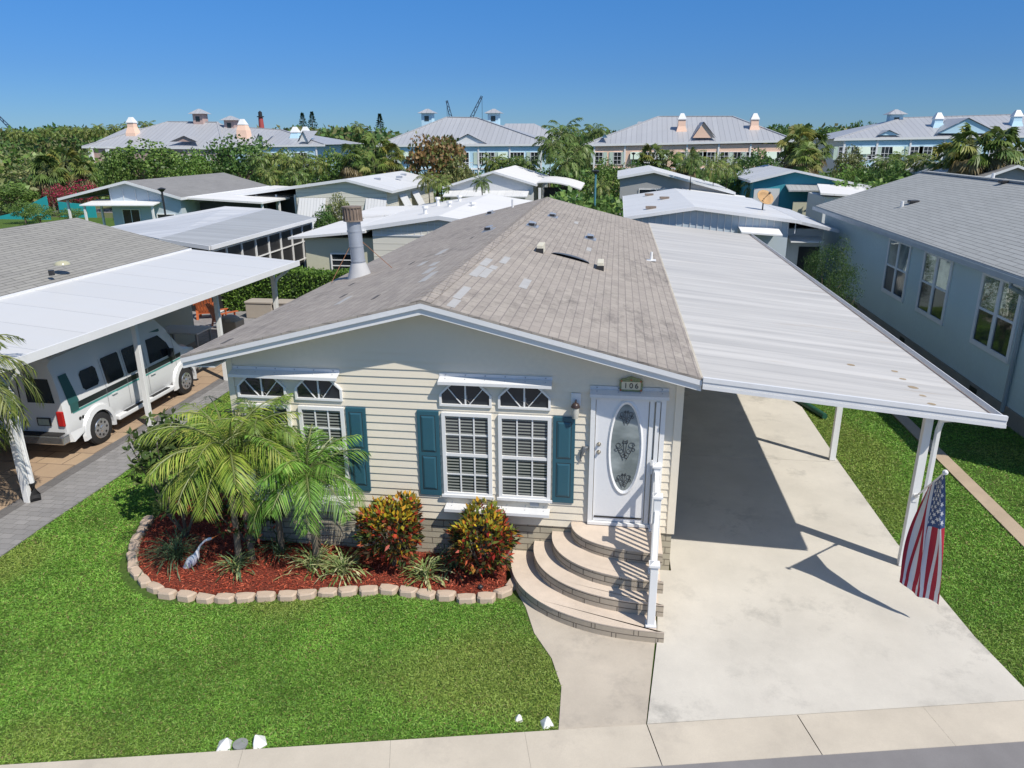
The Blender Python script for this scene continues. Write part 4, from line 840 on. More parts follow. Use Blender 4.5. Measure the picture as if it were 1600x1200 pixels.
m=MB(); m.box(xc+.80,xc+.95,2.735,2.80,.78,1.12); m.build('tail_light',paint('tail_red',(.45,.02,.02),.25,.1,9),van,bevel=.02); m=MB(); m.box(xc-.95,xc-.80,2.735,2.80,.78,1.12); m.build('tail_light',paint('tail_red',(.45,.02,.02),.25,.1,9),van,bevel=.02)
m=MB(); m.box(xc-1.0,xc+1.0,2.56,2.78,.42,.62); m.build('rear_bumper',CHR,van,bevel=.03); m=MB(); m.box(xc-.90,xc+.90,2.58,2.77,.621,.635); m.build('bumper_step',RUBBER,van)
m=MB(); m.box(xc+.30,xc+.62,2.752,2.776,.78,.96); p_=m.build('licence_plate',DARK,van); m=MB(); m.box(xc+.33,xc+.59,2.745,2.751,.80,.94); m.build('plate_face',paint('plate_green',(.45,.50,.42),.5,.3,20),p_)
m=MB(); m.box(xc-.006,xc+.006,2.760,2.774,.66,2.1); m.build('door_seam',DARK,van)
m=MB(); m.face([(xc+HW-.06,2.80,.40),(xc+HW+.05,2.85,.40),(xc+HW+.05,3.32,.55),(xc+HW+.045,3.32,.62),(xc+HW+.005,2.82,.62)]); m.build('side_skirt',VW,van)
m=MB(); m.box(xc+HW-.05,xc+HW+.10,4.30,6.62,.34,.46); rb=m.build('running_board',VW,van,bevel=.03); m=MB(); m.box(xc+HW-.01,xc+HW+.095,4.6,5.35,.461,.468); m.box(xc+HW-.01,xc+HW+.095,5.65,6.4,.461,.468); m.build('step_pad',RUBBER,rb)
for y in (3.72,7.22):
    m=MB(); seg_=16
    for k in range(seg_):
        a0,a1=-.25+(math.pi+.5)*k/seg_,-.25+(math.pi+.5)*(k+1)/seg_
        P=lambda a,r,x:(x,y+r*math.cos(a),.40+r*math.sin(a))
        m.face([P(a0,.41,xc+HW+.075),P(a1,.41,xc+HW+.075),P(a1,.52,xc+HW+.055),P(a0,.52,xc+HW+.055)]); m.face([P(a0,.52,xc+HW+.055),P(a1,.52,xc+HW+.055),P(a1,.56,xc+HW-.0),P(a0,.56,xc+HW-.0)])
        m.face([P(a0,.41,xc+HW-.1),P(a1,.41,xc+HW-.1),P(a1,.41,xc+HW+.075),P(a0,.41,xc+HW+.075)])
    m.build('wheel_arch',VW,van,True)
    m=MB(); m.tube([(xc+HW+.008,y,.40),(xc+HW+.010,y,.40)],.41,20); m.build('arch_shade_disc',RUBBER,van)  # black disc standing in for the shade inside the wheel arch
    for s in (1,-1):
        xo_=xc+s*(HW+.05); W_=link('wheel',None,van) if False else None
        m=MB(); m.tube([(xo_-s*.24,y,.375),(xo_-s*.22,y,.375),(xo_-s*.02,y,.375),(xo_,y,.375)],[.34,.37,.37,.345],24); wh=m.build('wheel',RUBBER,van,True)
        m=MB(); m.tube([(xo_+s*.001,y,.375),(xo_+s*.012,y,.375)],[.235,.225],24); m.tube([(xo_+s*.012,y,.375),(xo_+s*.03,y,.375)],[.08,.06],12)
        rim=m.build('rim',CHR,wh,True); m=MB()
        for k in range(8): a=k*.785; m.tube([(xo_+s*.0125,y+.155*math.cos(a),.375+.155*math.sin(a)),(xo_+s*.016,y+.155*math.cos(a),.375+.155*math.sin(a))],.030,8)
        m.build('rim_slot',DARK,wh)
m=MB(); m.box(xc+HW+.01,xc+HW+.16,6.62,6.72,1.22,1.46); m.build('wing_mirror',VB,van,bevel=.03)
m=MB(); m.box(xc+.62,xc+.9,8.05,8.13,.72,.92); m.build('headlight',paint('lamp_clear',(.6,.6,.6),.15),van)
m=MB(); m.box(xc-.95,xc+.95,8.06,8.22,.42,.60); m.build('front_bumper',CHR,van,bevel=.03)
m=MB(); m.tube([(xc+HW+.004,3.18,.82),(xc+HW+.010,3.18,.82)],.04,10); m.tube([(xc+HW+.004,3.27,.82),(xc+HW+.010,3.27,.82)],.04,10); m.build('fuel_port',DARK,van)
m=MB(); m.box(xc+HW+.004,xc+HW+.010,4.0,4.12,.62,.72); m.build('side_marker',paint('amber',(.5,.3,.06),.3),van)

m=MB()
for y in (4.28,5.80): m.box(xc+HW+.002,xc+HW+.035,y+.02,y+.20,.98,1.01)
m.build('door_handle',VW,van)
# ------------------------------------------------------------------ generic neighbouring homes
SHG2=brick('neighbour_shingle',(.34,.33,.30),(.29,.28,.26),(.12,.12,.11),.9,.15,.014,.5,.25,bumps=.6)
SHG3=brick('pale_blue_house_shingle',(.40,.41,.40),(.36,.37,.36),(.17,.17,.17),1.0,.17,.013,.5,.14,bumps=.5)
SHGF=brick('far_shingle',(.27,.265,.26),(.24,.235,.23),(.18,.18,.18),.9,.2,.01,.5,.35,bumps=.3)
RMW=seams('white_metal_roof',(.68,.68,.67),.6,.72,.45,.3,(.48,.48,.48),.035,.04)
RMW2=seams('white_membrane_roof',(.74,.73,.71),2.4,.75,.6,.25,(.58,.56,.52),.02,.03)
RMG=seams('grey_metal_roof',(.42,.43,.43),.32,.6,.5,.6,(.30,.30,.29),.08,.08)
RMG2=seams('mottled_grey_roof',(.46,.475,.50),2.0,.8,.6,.75,(.66,.67,.68),.015,.05)
PANW=seams('white_pan_roof',(.62,.62,.61),1.32,.40,.4,.35,(.62,.60,.56),.012,.02)
RIB=seams('ribbed_white_panel',(.68,.68,.68),.22,.55,.5,.1,(.5,.5,.5),.12,.04)
SID=seams('lap_siding_white',(.72,.69,.60),.28,.55,.55,.1,(.5,.5,.45),.10,.02,axis=1)
SIDB=seams('lap_siding_blue',(.20,.275,.30),.155,.72,.6,.2,(.16,.22,.25),.08,.03,axis=1)
WALLW=paint('wall_white',(.66,.67,.67),.6,.06,.5); WALLB=paint('wall_pale_blue',(.52,.60,.66),.6,.08,.4); WALLC=paint('wall_cream',(.56,.55,.42),.7,.06,.6); WALLG=paint('wall_grey',(.36,.36,.36),.7,.1,.5)
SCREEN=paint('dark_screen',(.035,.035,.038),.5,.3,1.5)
def wnd(par,x0,x1,z0,z1,y,nx=2,nz=2,fr=WHITE,d=.05,name='window'):
    m=MB(); t=.06; m.box(x0-t,x1+t,y-d,y+.02,z0-t,z0); m.box(x0-t,x1+t,y-d,y+.02,z1,z1+t); m.box(x0-t,x0,y-d,y+.02,z0,z1); m.box(x1,x1+t,y-d,y+.02,z0,z1)
    for i in range(1,nx): xx=x0+(x1-x0)*i/nx; m.box(xx-.02,xx+.02,y-d+.006,y+.0,z0,z1)
    for i in range(1,nz): zz=z0+(z1-z0)*i/nz; m.box(x0,x1,y-d+.008,y-.001,zz-.02,zz+.02)
    w_=m.build(name,fr,par); MB().face([(x0,y-.012,z0),(x1,y-.012,z0),(x1,y-.012,z1),(x0,y-.012,z1)]).build('pane',GLASS,w_); return w_
def gable(root,xl,zl,xa,za,xr,zr_,y0,y1,roofm,wallm,il=.5,ir=.5,oh=.5,fas=TRIM,th=.08,fd=.16,gablem=None):
    m=MB(); m.slab([(xa,y0,za),(xa,y1,za),(xl,y1,zl),(xl,y0,zl)],th); m.slab([(xa,y0,za),(xr,y0,zr_),(xr,y1,zr_),(xa,y1,za)],th); rf=m.build('roof',roofm,root)
    m=MB(); 
    for X,Z in ((xl,zl),(xr,zr_)):
        p=[(xa,za+.01),(X,Z+.01),(X,Z-fd),(xa,za-fd)]; m.xz(p if X>xa else p[::-1],y0-.04,y0-.003)
    m.box(xr+.003,xr+.03,y0,y1,zr_-fd,zr_+.01); m.box(xl-.03,xl-.003,y0,y1,zl-fd,zl+.01)
    m.build('fascia',fas,root)
    a,b=xl+il,xr-ir; f=lambda X:(za+(zl-za)*(X-xa)/(xl-xa) if X<xa else za+(zr_-za)*(X-xa)/(xr-xa))-th-.01
    m=MB(); P=[(a,-.05),(b,-.05),(b,f(b)),(xa,za-th-.01),(a,f(a))]; m.xz(P,y0+oh,y0+oh+.1); m.xz(P,y1-.3,y1-.2); m.face([(b,y0+oh+.1,-.05),(b,y1-.3,-.05),(b,y1-.3,f(b)),(b,y0+oh+.1,f(b))]); m.face([(a,y0+oh+.1,-.05),(a,y1-.3,-.05),(a,y1-.3,f(a)),(a,y0+oh+.1,f(a))][::-1])
    m.build('wall',wallm,root); return f
# A : left neighbour
A=thing('house','left neighbour house with plain grey-brown shingle roof, wall hidden by its carport','house',(-15.8,5,0))
rb_=at(120,340,12.7); ea=at(298,388,12.7); sl_=(rb_.z-ea.z)/(ea.x-rb_.x)
gable(A,rb_.x-4.6,rb_.z-sl_*4.6,rb_.x,rb_.z,ea.x,ea.z,-4,12.7,SHG2,WALLC,.4,.15,.5)
d=MB(); q=onz(97,412,3.55); d.dome((q.x,q.y,q.z-.02),.20,14,5,.55); o=d.build('roof_dome',paint('skylight_dome',(.46,.44,.30),.2,.1,3),A,True)
d=MB(); q=onz(80,424,3.45); d.tube([(q.x,q.y,q.z-.1),(q.x,q.y,q.z+.03)],.07,8); d.build('roof_vent',DARK,A,True)
Ac=thing('carport','flat bright white carport roof over the van, left of the house','carport',(-8.4,5,0))
i0=Vector((ea.x-.02,12.7,ea.z-.03)); o0=onz(465,408,2.85); o1=onz(0,569,2.85); dv=(o1-o0).normalized(); o1=o1+dv*3.2; i1=Vector((i0.x-.25,-2.2,i0.z))
m=MB(); m.slab([i1,o1,o0,i0],.09); m.build('roof_panel',PANW,Ac)
m=MB(); nrm=Vector((-dv.y,dv.x,0)); nrm=nrm if nrm.x>0 else -nrm
a,b=o0+nrm*.02,o1+nrm*.02; m.slab([b+Vector((0,0,.03)),b+nrm*.05+Vector((0,0,.03)),a+nrm*.05+Vector((0,0,.03)),a+Vector((0,0,.03))],.17); m.build('gutter',WHITE,Ac)
m=MB(); a,b=i0+Vector((-.16,0,.05)),i1+Vector((-.16,0,.05)); m.slab([b,b+Vector((.2,0,-.015)),a+Vector((.2,0,-.015)),a],.03); m.build('flashing',ALU,Ac)
for (x,y) in ((-8.40,.83),(-8.42,4.81),(-8.40,8.45),(-8.38,12.0)):
    m=MB(); m.box(x-.06,x+.06,y-.05,y+.05,.0,2.76); m.build('post',WHITE,Ac,bevel=.006)
m=MB(); m.tube([(-8.1,.95,2.72),(-8.12,.95,2.6),(-8.35,.92,2.42),(-8.33,.93,2.2),(-8.33,.93,.35)],.05,8); m.build('downspout',WHITE,Ac)
m=MB(); m.tube([(-8.33,.93,.38),(-8.33,.93,.12),(-8.25,.85,.04)],[.085,.10,.09],10); m.build('downspout_boot',RUBBER,Ac,True)
m=MB(); m.tube([(-7.95,12.3,2.72),(-7.95,12.25,2.58),(-8.25,12.05,2.35),(-8.30,12.0,2.2),(-8.30,12.0,.3)],.05,8); m.build('downspout',WHITE,Ac)
# things under and behind the carport
def boxes(u0,u1,v0,v1,Y,label):
    a=at(u0,v1,Y);b=at(u1,v0,Y); t=thing('deck_box',label,'storage box',((a.x+b.x)/2,Y,0),0,'beige deck boxes by the hedge'); w_=b.x-a.x
    m=MB(); m.box(a.x,b.x,Y-.3,Y+.3,.02,.60); m.build('box',BEIGE,t,bevel=.02); m=MB(); m.box(a.x-.02,b.x+.02,Y-.33,Y+.33,.605,.69); m.build('lid',BEIGE,t,bevel=.02)
boxes(332,378,0,1,16.2,'beige deck box partly behind the orange chair'); boxes(382,440,0,1,16.2,'beige deck box in the middle below the green hedge'); boxes(444,500,0,1,16.2,'beige deck box furthest right, half hidden by the roof edge')
def adirondack(loc,rz_,label):
    t=thing('garden_chair',label,'chair',loc,rz_,'orange garden chairs on the patio')
    m=MB()
    for k in range(6): m.obox((0,-.22+.09*k*1.0,.36-.025*k*1.0),(.56,.08,.022),0,-.25)
    m.build('seat',WOODO,t,False,True)
    m=MB()
    for k in range(6):
        x=-.25+.10*k; h=.78-.10*abs(k-2.5)/2.5; m.bar((x,.24,.26),(x*1.15,.24+.30*h/.8,.26+h),.085,.02)
    m.build('backrest',WOODO,t,False,True)
    for s in (-1,1):
        m=MB(); m.obox((s*.34,-.02,.60),(.13,.72,.025)); m.build('armrest',WOODO,t,False,True)
        m=MB(); m.bar((s*.30,-.27,0),(s*.30,-.27,.59),.09,.03); m.build('leg',WOODO,t,False,True); m=MB(); m.bar((s*.30,.35,0),(s*.30,.20,.59),.09,.03); m.build('leg',WOODO,t,False,True)
g0=onz(352,512); adirondack((g0.x,g0.y,.02),R(150),'orange adirondack-style chair in the sun behind the carport'); g0=onz(322,500); adirondack((g0.x-.1,g0.y+.3,.02),R(200),'orange adirondack-style chair in carport shade, left of the sunny one')
tb=thing('utility_table','low white-topped table under the back of the left carport','table',(-11.0,10.6,0)); m=MB(); m.box(-11.7,-10.2,10.2,11.2,.86,.90); m.build('table_top',WALLW,tb)
for x in (-11.6,-10.3):
    for y in (10.3,11.1): MB().box(x-.03,x+.03,y-.03,y+.03,.0,.86).build('leg',ALU,tb)
gr_=thing('barbecue_grill','beige covered barbecue grill in the carport shade','grill',(-10.0,11.9,0)); m=MB(); m.box(-10.35,-9.65,11.6,12.2,.45,.95); m.dome((-10.0,11.9,.95),.33,12,4,.5); m.build('hood',BEIGE,gr_,bevel=.03)
for x in (-10.3,-9.7): MB().box(x-.025,x+.025,11.65,12.15,.0,.45).build('leg',DARK,gr_)
# wrought iron hook beside the corner
hk=thing('plant_hook','black wrought iron scroll plant hook beside the house corner','plant hook',(-3.9,.3,0)); m=MB(); m.tube([(-3.62,-.10,.0),(-3.62,-.10,2.45)],.010,6)
for s in (1,-1):
    pts=[(-3.62-.02+(-.17*s if 1 else 0)+.07*(1-.6*k/10)*math.cos(k*.5)*s,-.10,2.45+.05*(1-.6*k/10)*math.sin(k*.5)) for k in range(11)]; m.tube(pts,.009,5)
m.tube([(-3.85,-.1,2.45),(-3.39,-.1,2.45)],.008,5); m.build('scroll',DARK,hk)
# ------------------------------------------------------------------ K : the blue house on the right
K=thing('house','blue-green lap-sided house with pale grey shingle roof on the right','house',(12.2,12,0))
YB=26.3; eb=at(1284,322,YB); rk=at(1445,268,YB); ez=3.60; KF=3.7; ex_=11.80; KS=(rk.z-ez)/(rk.x-ex_)
m=MB(); m.slab([(ex_,KF,ez),(rk.x,KF,rk.z),(rk.x,YB,rk.z),(ex_,YB,ez)],.08); m.slab([(rk.x,KF,rk.z),(rk.x+7.5,KF,rk.z-7.5*KS),(rk.x+7.5,YB,rk.z-7.5*KS),(rk.x,YB,rk.z)],.08); kr=m.build('roof',SHG3,K)
m=MB(); m.box(rk.x-.16,rk.x+.16,KF,YB,rk.z-.03,rk.z+.03); m.build('ridge_cap',SHG3,kr)
WX=12.2; wz=ez+KS*(WX-ex_)-.09
m=MB(); m.face([(WX,KF,.42),(WX,KF,wz),(WX,YB-.4,wz),(WX,YB-.4,.42)]); m.face([(WX,YB-.4,-.05),(WX,YB-.4,wz),(rk.x,YB-.4,rk.z-.1),(rk.x+7,YB-.4,rk.z-7*KS-.1),(rk.x+7,YB-.4,-.05)])
# lap edges: real projecting courses
lap=MB(); z=.42
while z<wz-.1:
    lap.face([(WX-.016,KF,z),(WX-.016,YB-.4,z),(WX-.003,YB-.4,z+.155),(WX-.003,KF,z+.155)][::-1]); lap.face([(WX-.016,KF,z),(WX-.001,KF,z),(WX-.001,YB-.4,z),(WX-.016,YB-.4,z)][::-1]); z+=.155
KB=paint('blue_green_siding',(.53,.66,.68),.55,.10,.5); KW=m.build('wall',KB,K); lap.build('siding',KB,K)
m=MB(); m.box(WX-.05,WX+.1,KF,YB-.42,-.05,.42); m.build('foundation',paint('grey_block',(.30,.28,.25),.9,.2,2),K)
m=MB()
for y in (5.2,9.2,14.4,19.5): m.box(WX-.06,WX-.049,y,y+.4,.16,.34)
m.build('foundation_vent',DARK,K)
GUT=paint('gutter_grey',(.36,.42,.46),.45,.2,2)
m=MB(); m.box(ex_-.12,ex_-.02,KF,YB,ez-.17,ez-.16); m.box(ex_-.13,ex_-.12,KF,YB,ez-.17,ez-.03); m.box(ex_-.02,ex_-.008,KF,YB,ez-.20,ez-.02); m.build('gutter',GUT,K)
m=MB(); m.box(ex_-.11,ex_-.03,KF,YB,ez-.155,ez-.14); m.build('gutter_debris',paint('debris',(.10,.09,.07),.95,.5,4),K)
m=MB(); m.box(ex_-.005,WX-.02,KF,YB-.4,ez-.14,ez-.12); m.build('soffit',GUT,K)
for y in (7.78,): 
    m=MB(); m.tube([(ex_-.07,y,ez-.16),(ex_-.07,y,ez-.28),(WX-.10,y,ez-.48),(WX-.07,y,ez-.6),(WX-.07,y,.25)],.055,8); m.build('downspout',GUT,K)
KT=paint('blue_house_trim',(.76,.78,.80),.5,.06,1)
def kwin(y0,y1,z0=1.38,z1=3.34):
    m=MB(); t=.13; x=WX-.05
    def b(ya,yb,za,zb,e=0): m.box(x-e,WX+.02,ya,yb,za,zb)
    b(y0,y1,z0,z0+t);b(y0,y1,z1-t,z1);b(y0,y0+t,z0+t,z1-t);b(y1-t,y1,z0+t,z1-t); ym=(y0+y1)/2; b(ym-.08,ym+.08,z0+t,z1-t)
    zm=(z0+z1)/2; b(y0+t,ym-.08,zm-.03,zm+.03,-.01); b(ym+.08,y1-t,zm-.03,zm+.03,-.01); w_=m.build('window',KT,K)
    for a,b_ in ((y0+t,ym-.08),(ym+.08,y1-t)): 
        MB().face([(WX-.02,a,z0+t),(WX-.02,a,zm-.03),(WX-.02,b_,zm-.03),(WX-.02,b_,z0+t)]).build('pane',GLASS,w_)
        MB().face([(WX-.026,a,zm+.03),(WX-.026,a,z1-t),(WX-.026,b_,z1-t),(WX-.026,b_,zm+.03)]).build('pane',RGL,w_)
RGL=glass('reflecting_glass',(.40,.44,.42),.03); RGL.node_tree.nodes['Principled BSDF'].inputs['Specular IOR Level'].default_value=1.0; RGL.node_tree.nodes['Principled BSDF'].inputs['Metallic'].default_value=.8
for a in ((15.12,17.22),(11.93,14.02),(8.05,10.12),(4.6,6.7)): kwin(*a)
def kon(u,v):
    d=ray(u,v); nn=np.array([-KS,0,1]); q=CAM+d*((ez-KS*ex_)-nn@CAM)/(nn@d); return Vector(q)
for u,v,mm in ((1409,323,WHITE),(1551,279,WHITE)): q=kon(u,v); m=MB(); m.tube([q-Vector((0,0,.05)),q+Vector((0,0,.20))],.06,8); m.build('pipe_vent',mm,kr,True)
for u,v in ((1427,317),(1570,286)): q=kon(u,v); m=MB(); m.obox((q.x,q.y,q.z+.05),(.35,.3,.1)); m.build('roof_vent',DARK,kr,bevel=.02)
q=kon(1575,293); m=MB(); m.obox((q.x+.4,q.y-1.5,q.z+.12),(.06,4.2,.08)); m.build('ridge_vent',DARK,kr)

# ------------------------------------------------------------------ homes behind
E_=thing('house','cream-walled house with clean white membrane roof directly behind the chimney pipe','house',(-6,21,0))
f=gable(E_,-8.9,2.92,-4.95,3.50,-.6,2.9,21,34.1,RMW2,SID,.9,.5,.2)
m=MB(); m.slab([(-12.0,21.3,2.46),(-8.2,20.8,2.86),(-8.2,28,2.90),(-12.0,28,2.50)],.10); m.build('flat_roof',RMW2,E_)
m=MB(); m.slab([(-11.9,28.05,2.74),(-8.92,28.05,2.85),(-8.92,34,2.85),(-11.9,34,2.74)],.12); m.build('flat_roof',RMW2,E_)
m=MB(); m.box(-11.3,-7.95,21.5,27.8,-.05,2.44); m.build('wall',WALLC,E_)
wnd(E_,-10.05,-8.95,.95,1.72,21.47,1,3); wnd(E_,-6.55,-6.0,1.15,2.05,21.19,1,2)
m=MB(); 
for k in range(22): xx=-7.9+k*.3; zt_=f(xx)-.02; m.box(xx,xx+.02,21.185,21.195,2.66,max(2.7,zt_))
m.box(-8,-1.2,21.17,21.197,2.60,2.66); m.build('gable_trim',TRIM,E_)
m=MB(); 
for (x,y) in ((-6.3,24),(-5.8,27),(-7,29.5),(-6.1,31),(-4.5,26.5)): m.tube([(x,y,3.0),(x,y,3.62)],.09,8); m.tube([(x,y,3.55),(x,y,3.66)],.15,8)
m.build('roof_vent',WHITE,E_,True)
B_=thing('house','low grey metal-roofed house with screened porch behind the left carport','house',(-16,18,0))
c1,c2,c3,c4=onz(328,384,2.78),onz(492,340,2.78),onz(250,372,2.95),onz(420,326,2.95)
m=MB(); m.slab([c3,c1,c2,c4],.10); m.build('porch_roof',RMG,B_)
m=MB(); a=onz(165,352,2.75); b=onz(330,326,3.15); m.slab([(a.x,a.y,a.z-.1),(c3.x-.03,c3.y,c3.z-.03),(c4.x-.03,c4.y,c4.z-.0),(b.x,b.y+1.5,b.z)],.10); m.build('main_roof',RMG2,B_)
m=MB(); d=(c2-c1).normalized(); n_=Vector((d.y,-d.x,0)); m.slab([c1+n_*.01,c1+n_*.08,c2+n_*.08,c2+n_*.01],.16); d2=(c1-c3).normalized(); n2=Vector((d2.y,-d2.x,0)); m.slab([c3+n2*.01,c3+n2*.06,c1+n2*.06,c1+n2*.01],.16); m.build('fascia',TRIM,B_)
s0=c1-n_*.25; s1=c2-n_*.25
m=MB(); m.mesh([(s0.x,s0.y+.3,0),(s1.x,s1.y,0),(s1.x,s1.y,2.6),(s0.x,s0.y+.3,2.6)],[(0,1,2,3)]); m.mesh([(s0.x-3,s0.y+1.2,0),(s0.x,s0.y+.3,0),(s0.x,s0.y+.3,2.6),(s0.x-3,s0.y+1.2,2.6)],[(0,1,2,3)]); m.build('screen_panel',SCREEN,B_)
m=MB()
for k in range(9):
    t=k/8; p=Vector((s0.x,s0.y+.3,0)).lerp(Vector((s1.x,s1.y,0)),t)+n_*.03; m.box(p.x-.035,p.x+.035,p.y-.035,p.y+.035,0,2.6)
for z in (.08,.85,1.7,2.5): m.bar((s0.x+n_.x*.03,s0.y+.3,z),(s1.x+n_.x*.03,s1.y,z),.05)
m.build('screen_frame',WHITE,B_)
m=MB(); m.box(s0.x-9,s0.x-.5,s0.y+2.6,s1.y,-.05,2.6); m.build('wall',WALLW,B_)
C_=thing('house','pale blue gabled house with grey shingle roof and white carport, far left','house',(-29.7,36,0))
gable(C_,-34.9,2.95,-29.75,4.10,-25.9,3.05,36,49,SHGF,WALLB,3.6,.35,.4,gablem=None)
m=MB(); m.slab([(-32.6,35.0,2.62),(-27.6,35.4,2.62),(-27.6,36.9,2.86),(-32.6,36.9,2.86)],.07); m.build('porch_roof',WHITE,C_)
m=MB(); m.slab([(-25.88,36.6,3.02),(-20.6,36.6,2.75),(-20.6,50,2.75),(-25.88,50,3.02)],.12); m.build('side_carport_roof',RMW2,C_)
m=MB()
for x,y in ((-34.5,36.4),(-32.4,35.2),(-32.2,36.6),(-27.8,35.6)): MB().box(x-.06,x+.06,y-.06,y+.06,0,2.6 if x>-34 else 2.8).build('post',WHITE,C_)
for k in range(6): y=37+k*2.6; MB().box(-20.85,-20.73,y-.06,y+.06,0,2.64).build('post',WHITE,C_)
MB().face([(-25.8,38,0),(-20.9,38,0),(-20.9,38,2.6),(-25.8,38,2.6)]).build('screen_panel',SCREEN,C_)
wnd(C_,-28.0,-26.8,1.15,1.9,36.38,1,1); wnd(C_,-30.5,-29.3,.9,2.2,36.38,2,1)
for k in range(5): x=-31.2+k*.9; MB().box(x,x+.03,36.36,36.385,2.7,3.55+.0*k).build('batten',TRIM,C_)
D_=thing('house','white house with slanting ribbed shutters and pale grey roof, centre left','house',(-16,40,0))
gable(D_,-24.4,2.95,-15.97,4.05,-12.7,3.28,40,54,RMW,SID,4.6,.5,.3)
m=MB()
MB().face([(-24.2,41,0),(-19.9,41,0),(-19.9,41,2.8),(-24.2,41,2.8)]).build('screen_panel',SCREEN,D_)
for x in (-24.3,-22.9,-21.4,-20.0): MB().box(x-.06,x+.06,40.5,40.62,0,2.95).build('post',WHITE,D_)
for x0,x1 in ((-19.6,-17.6),(-14.7,-13.2)): m=MB(); m.mesh([(x0,40.28,2.75),(x1,40.28,2.75),(x1-.05,39.35,.75),(x0-.05,39.35,.75),(x0,40.29,2.75),(x1,40.29,2.75),(x1-.05,39.39,.75),(x0-.05,39.39,.75)],[(0,1,2,3),(7,6,5,4),(3,2,6,7),(0,3,7,4),(1,5,6,2),(0,4,5,1)]); m.build('shutter',RIB,D_)
for y0 in (43,46.5): m=MB(); m.mesh([(-13.15,y0,2.8),(-13.15,y0+1.8,2.8),(-12.2,y0+1.8,1.0),(-12.2,y0,1.0)],[(0,1,2,3)]); o=m.build('shutter',RIB,D_); s_=o.modifiers.new('thick','SOLIDIFY'); s_.thickness=.04
for x,y in ((-15,44),(-14.2,47),(-15,51)): m=MB(); m.obox((x,y,3.86-.0),(.4,.4,.16)); m.build('roof_vent',ALU,D_)
F_=thing('house','white-roofed house with small arched carport beyond the main ridge','house',(-7,48,0))
gable(F_,-11.0,3.1,-7.0,4.28,-3.6,3.3,48,61,RMW2,WALLW,.5,.3,.3)
m=MB(); n=10
for k in range(n):
    a,b=k/n,(k+1)/n; X=lambda t:-3.58+3.4*t; Zc=lambda t:3.15+.42*math.sin(math.pi*(.25+.65*t)) -.35*t; m.slab([(X(a),48.4,Zc(a)),(X(b),48.4,Zc(b)),(X(b),55,Zc(b)+.1),(X(a),55,Zc(a)+.1)],.09)
m.build('arched_carport_roof',RMW2,F_); m=MB()
for x in (-3.4,-.5): MB().box(x-.1,x+.1,48.5,48.7,0,3.0).build('post',WHITE,F_)
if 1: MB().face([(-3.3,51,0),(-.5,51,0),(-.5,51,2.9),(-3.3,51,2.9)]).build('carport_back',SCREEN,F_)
m=MB(); m.slab([(-10.8,47,2.45),(-4.2,47,2.45),(-4.2,48.28,2.8),(-10.8,48.28,2.8)],.08); m.build('awning',RMW,F_); wnd(F_,-9.6,-8.2,1.0,2.0,48.28,2,1); wnd(F_,-6.4,-5.2,1.0,2.0,48.28,2,1)
G_=thing('house','white ribbed metal-roofed house just behind the cream house carport','house',(5.8,21,0))
f=gable(G_,2.95,3.52,5.81,3.95,10.0,3.44,21,33,RMW,WALLB,.2,.4,.25,fd=.12)
m=MB(); m.slab([(10.03,21.6,3.38),(11.7,21.6,3.02),(11.7,31,3.02),(10.03,31,3.38)],.12); m.build('side_roof',RMG2,G_)
m=MB(); m.box(9.6,11.35,22.6,30.5,-.05,2.95); m.build('wall',WALLW,G_); MB().slab([(7.6,20.3,3.05),(9.2,20.3,2.95),(9.2,21.45,3.15),(7.6,21.45,3.2)],.06).build('awning',WHITE,G_); m=MB(); m.slab([(9.9,21.9,2.5),(11.2,21.9,2.5),(11.2,22.55,2.66),(9.9,22.55,2.66)],.05); m.build('awning',WHITE,G_)
m=MB()
for k in range(24): xx=3.4+k*.28; m.box(xx,xx+.025,21.22,21.246,2.9,max(2.95,f(xx)-.05))
m.build('batten',WHITE,G_)
m=MB(); m.box(10.4,11.25,22.57,22.59,.1,2.2); m.build('door',DARK,G_)
m=MB(); 
for (x,y) in ((4.1,23),(4.9,27),(4.3,30.5)): z=3.52+(x-2.95)*.15; m.obox((x,y,z+.06),(.45,.3,.1))
m.build('roof_vent',RUST,G_)
q=at(1193,311,24.5); ds=thing('satellite_dish','rusty orange satellite dish on a pole above the white roof','satellite dish',(q.x,24.5,3.2)); dd=Vector((.35,-.62,.55)).normalized(); a_=dd.cross(Vector((0,0,1))).normalized(); b_=a_.cross(dd); m=MB(); rings=[]
for j in range(5):
    rr_=.42*j/4; rings.append([q+a_*rr_*math.cos(k*.5236)+b_*rr_*.9*math.sin(k*.5236)+dd*(.16*(rr_/.42)**2) for k in range(12)])
V=[p for r_ in rings for p in r_]; F=[(i*12+k,i*12+(k+1)%12,(i+1)*12+(k+1)%12,(i+1)*12+k) for i in range(4) for k in range(12)]
m.mesh(V,F); o=m.build('dish',paint('rusty_dish',(.55,.34,.16),.7,.35,4),ds,True); s_=o.modifiers.new('thick','SOLIDIFY'); s_.thickness=.015
m=MB(); m.tube([(q.x,24.5,2.9),(q.x,24.5,q.z-.1),(q.x-dd.x*.1,24.5-dd.y*.1,q.z)],.03,8); m.tube([q,q+dd*.45],.012,6); m.tube([q+dd*.42,q+dd*.5],.05,8); m.build('mast',DARK,ds)
H_=thing('house','white metal-roofed house behind palms, beyond the ribbed white roof','house',(5,45,0))
gable(H_,2.6,4.0,5.15,4.45,10.9,2.95,45,56,RMW,WALLG,.2,.5,.3); wnd(H_,4.2,6.6,2.2,3.1,45.28,2,1)
m=MB(); m.slab([(7.2,44.3,3.1),(11.6,44.3,2.6),(11.6,45.28,2.7),(7.2,45.28,3.2)],.08); m.build('awning',WHITE,H_)
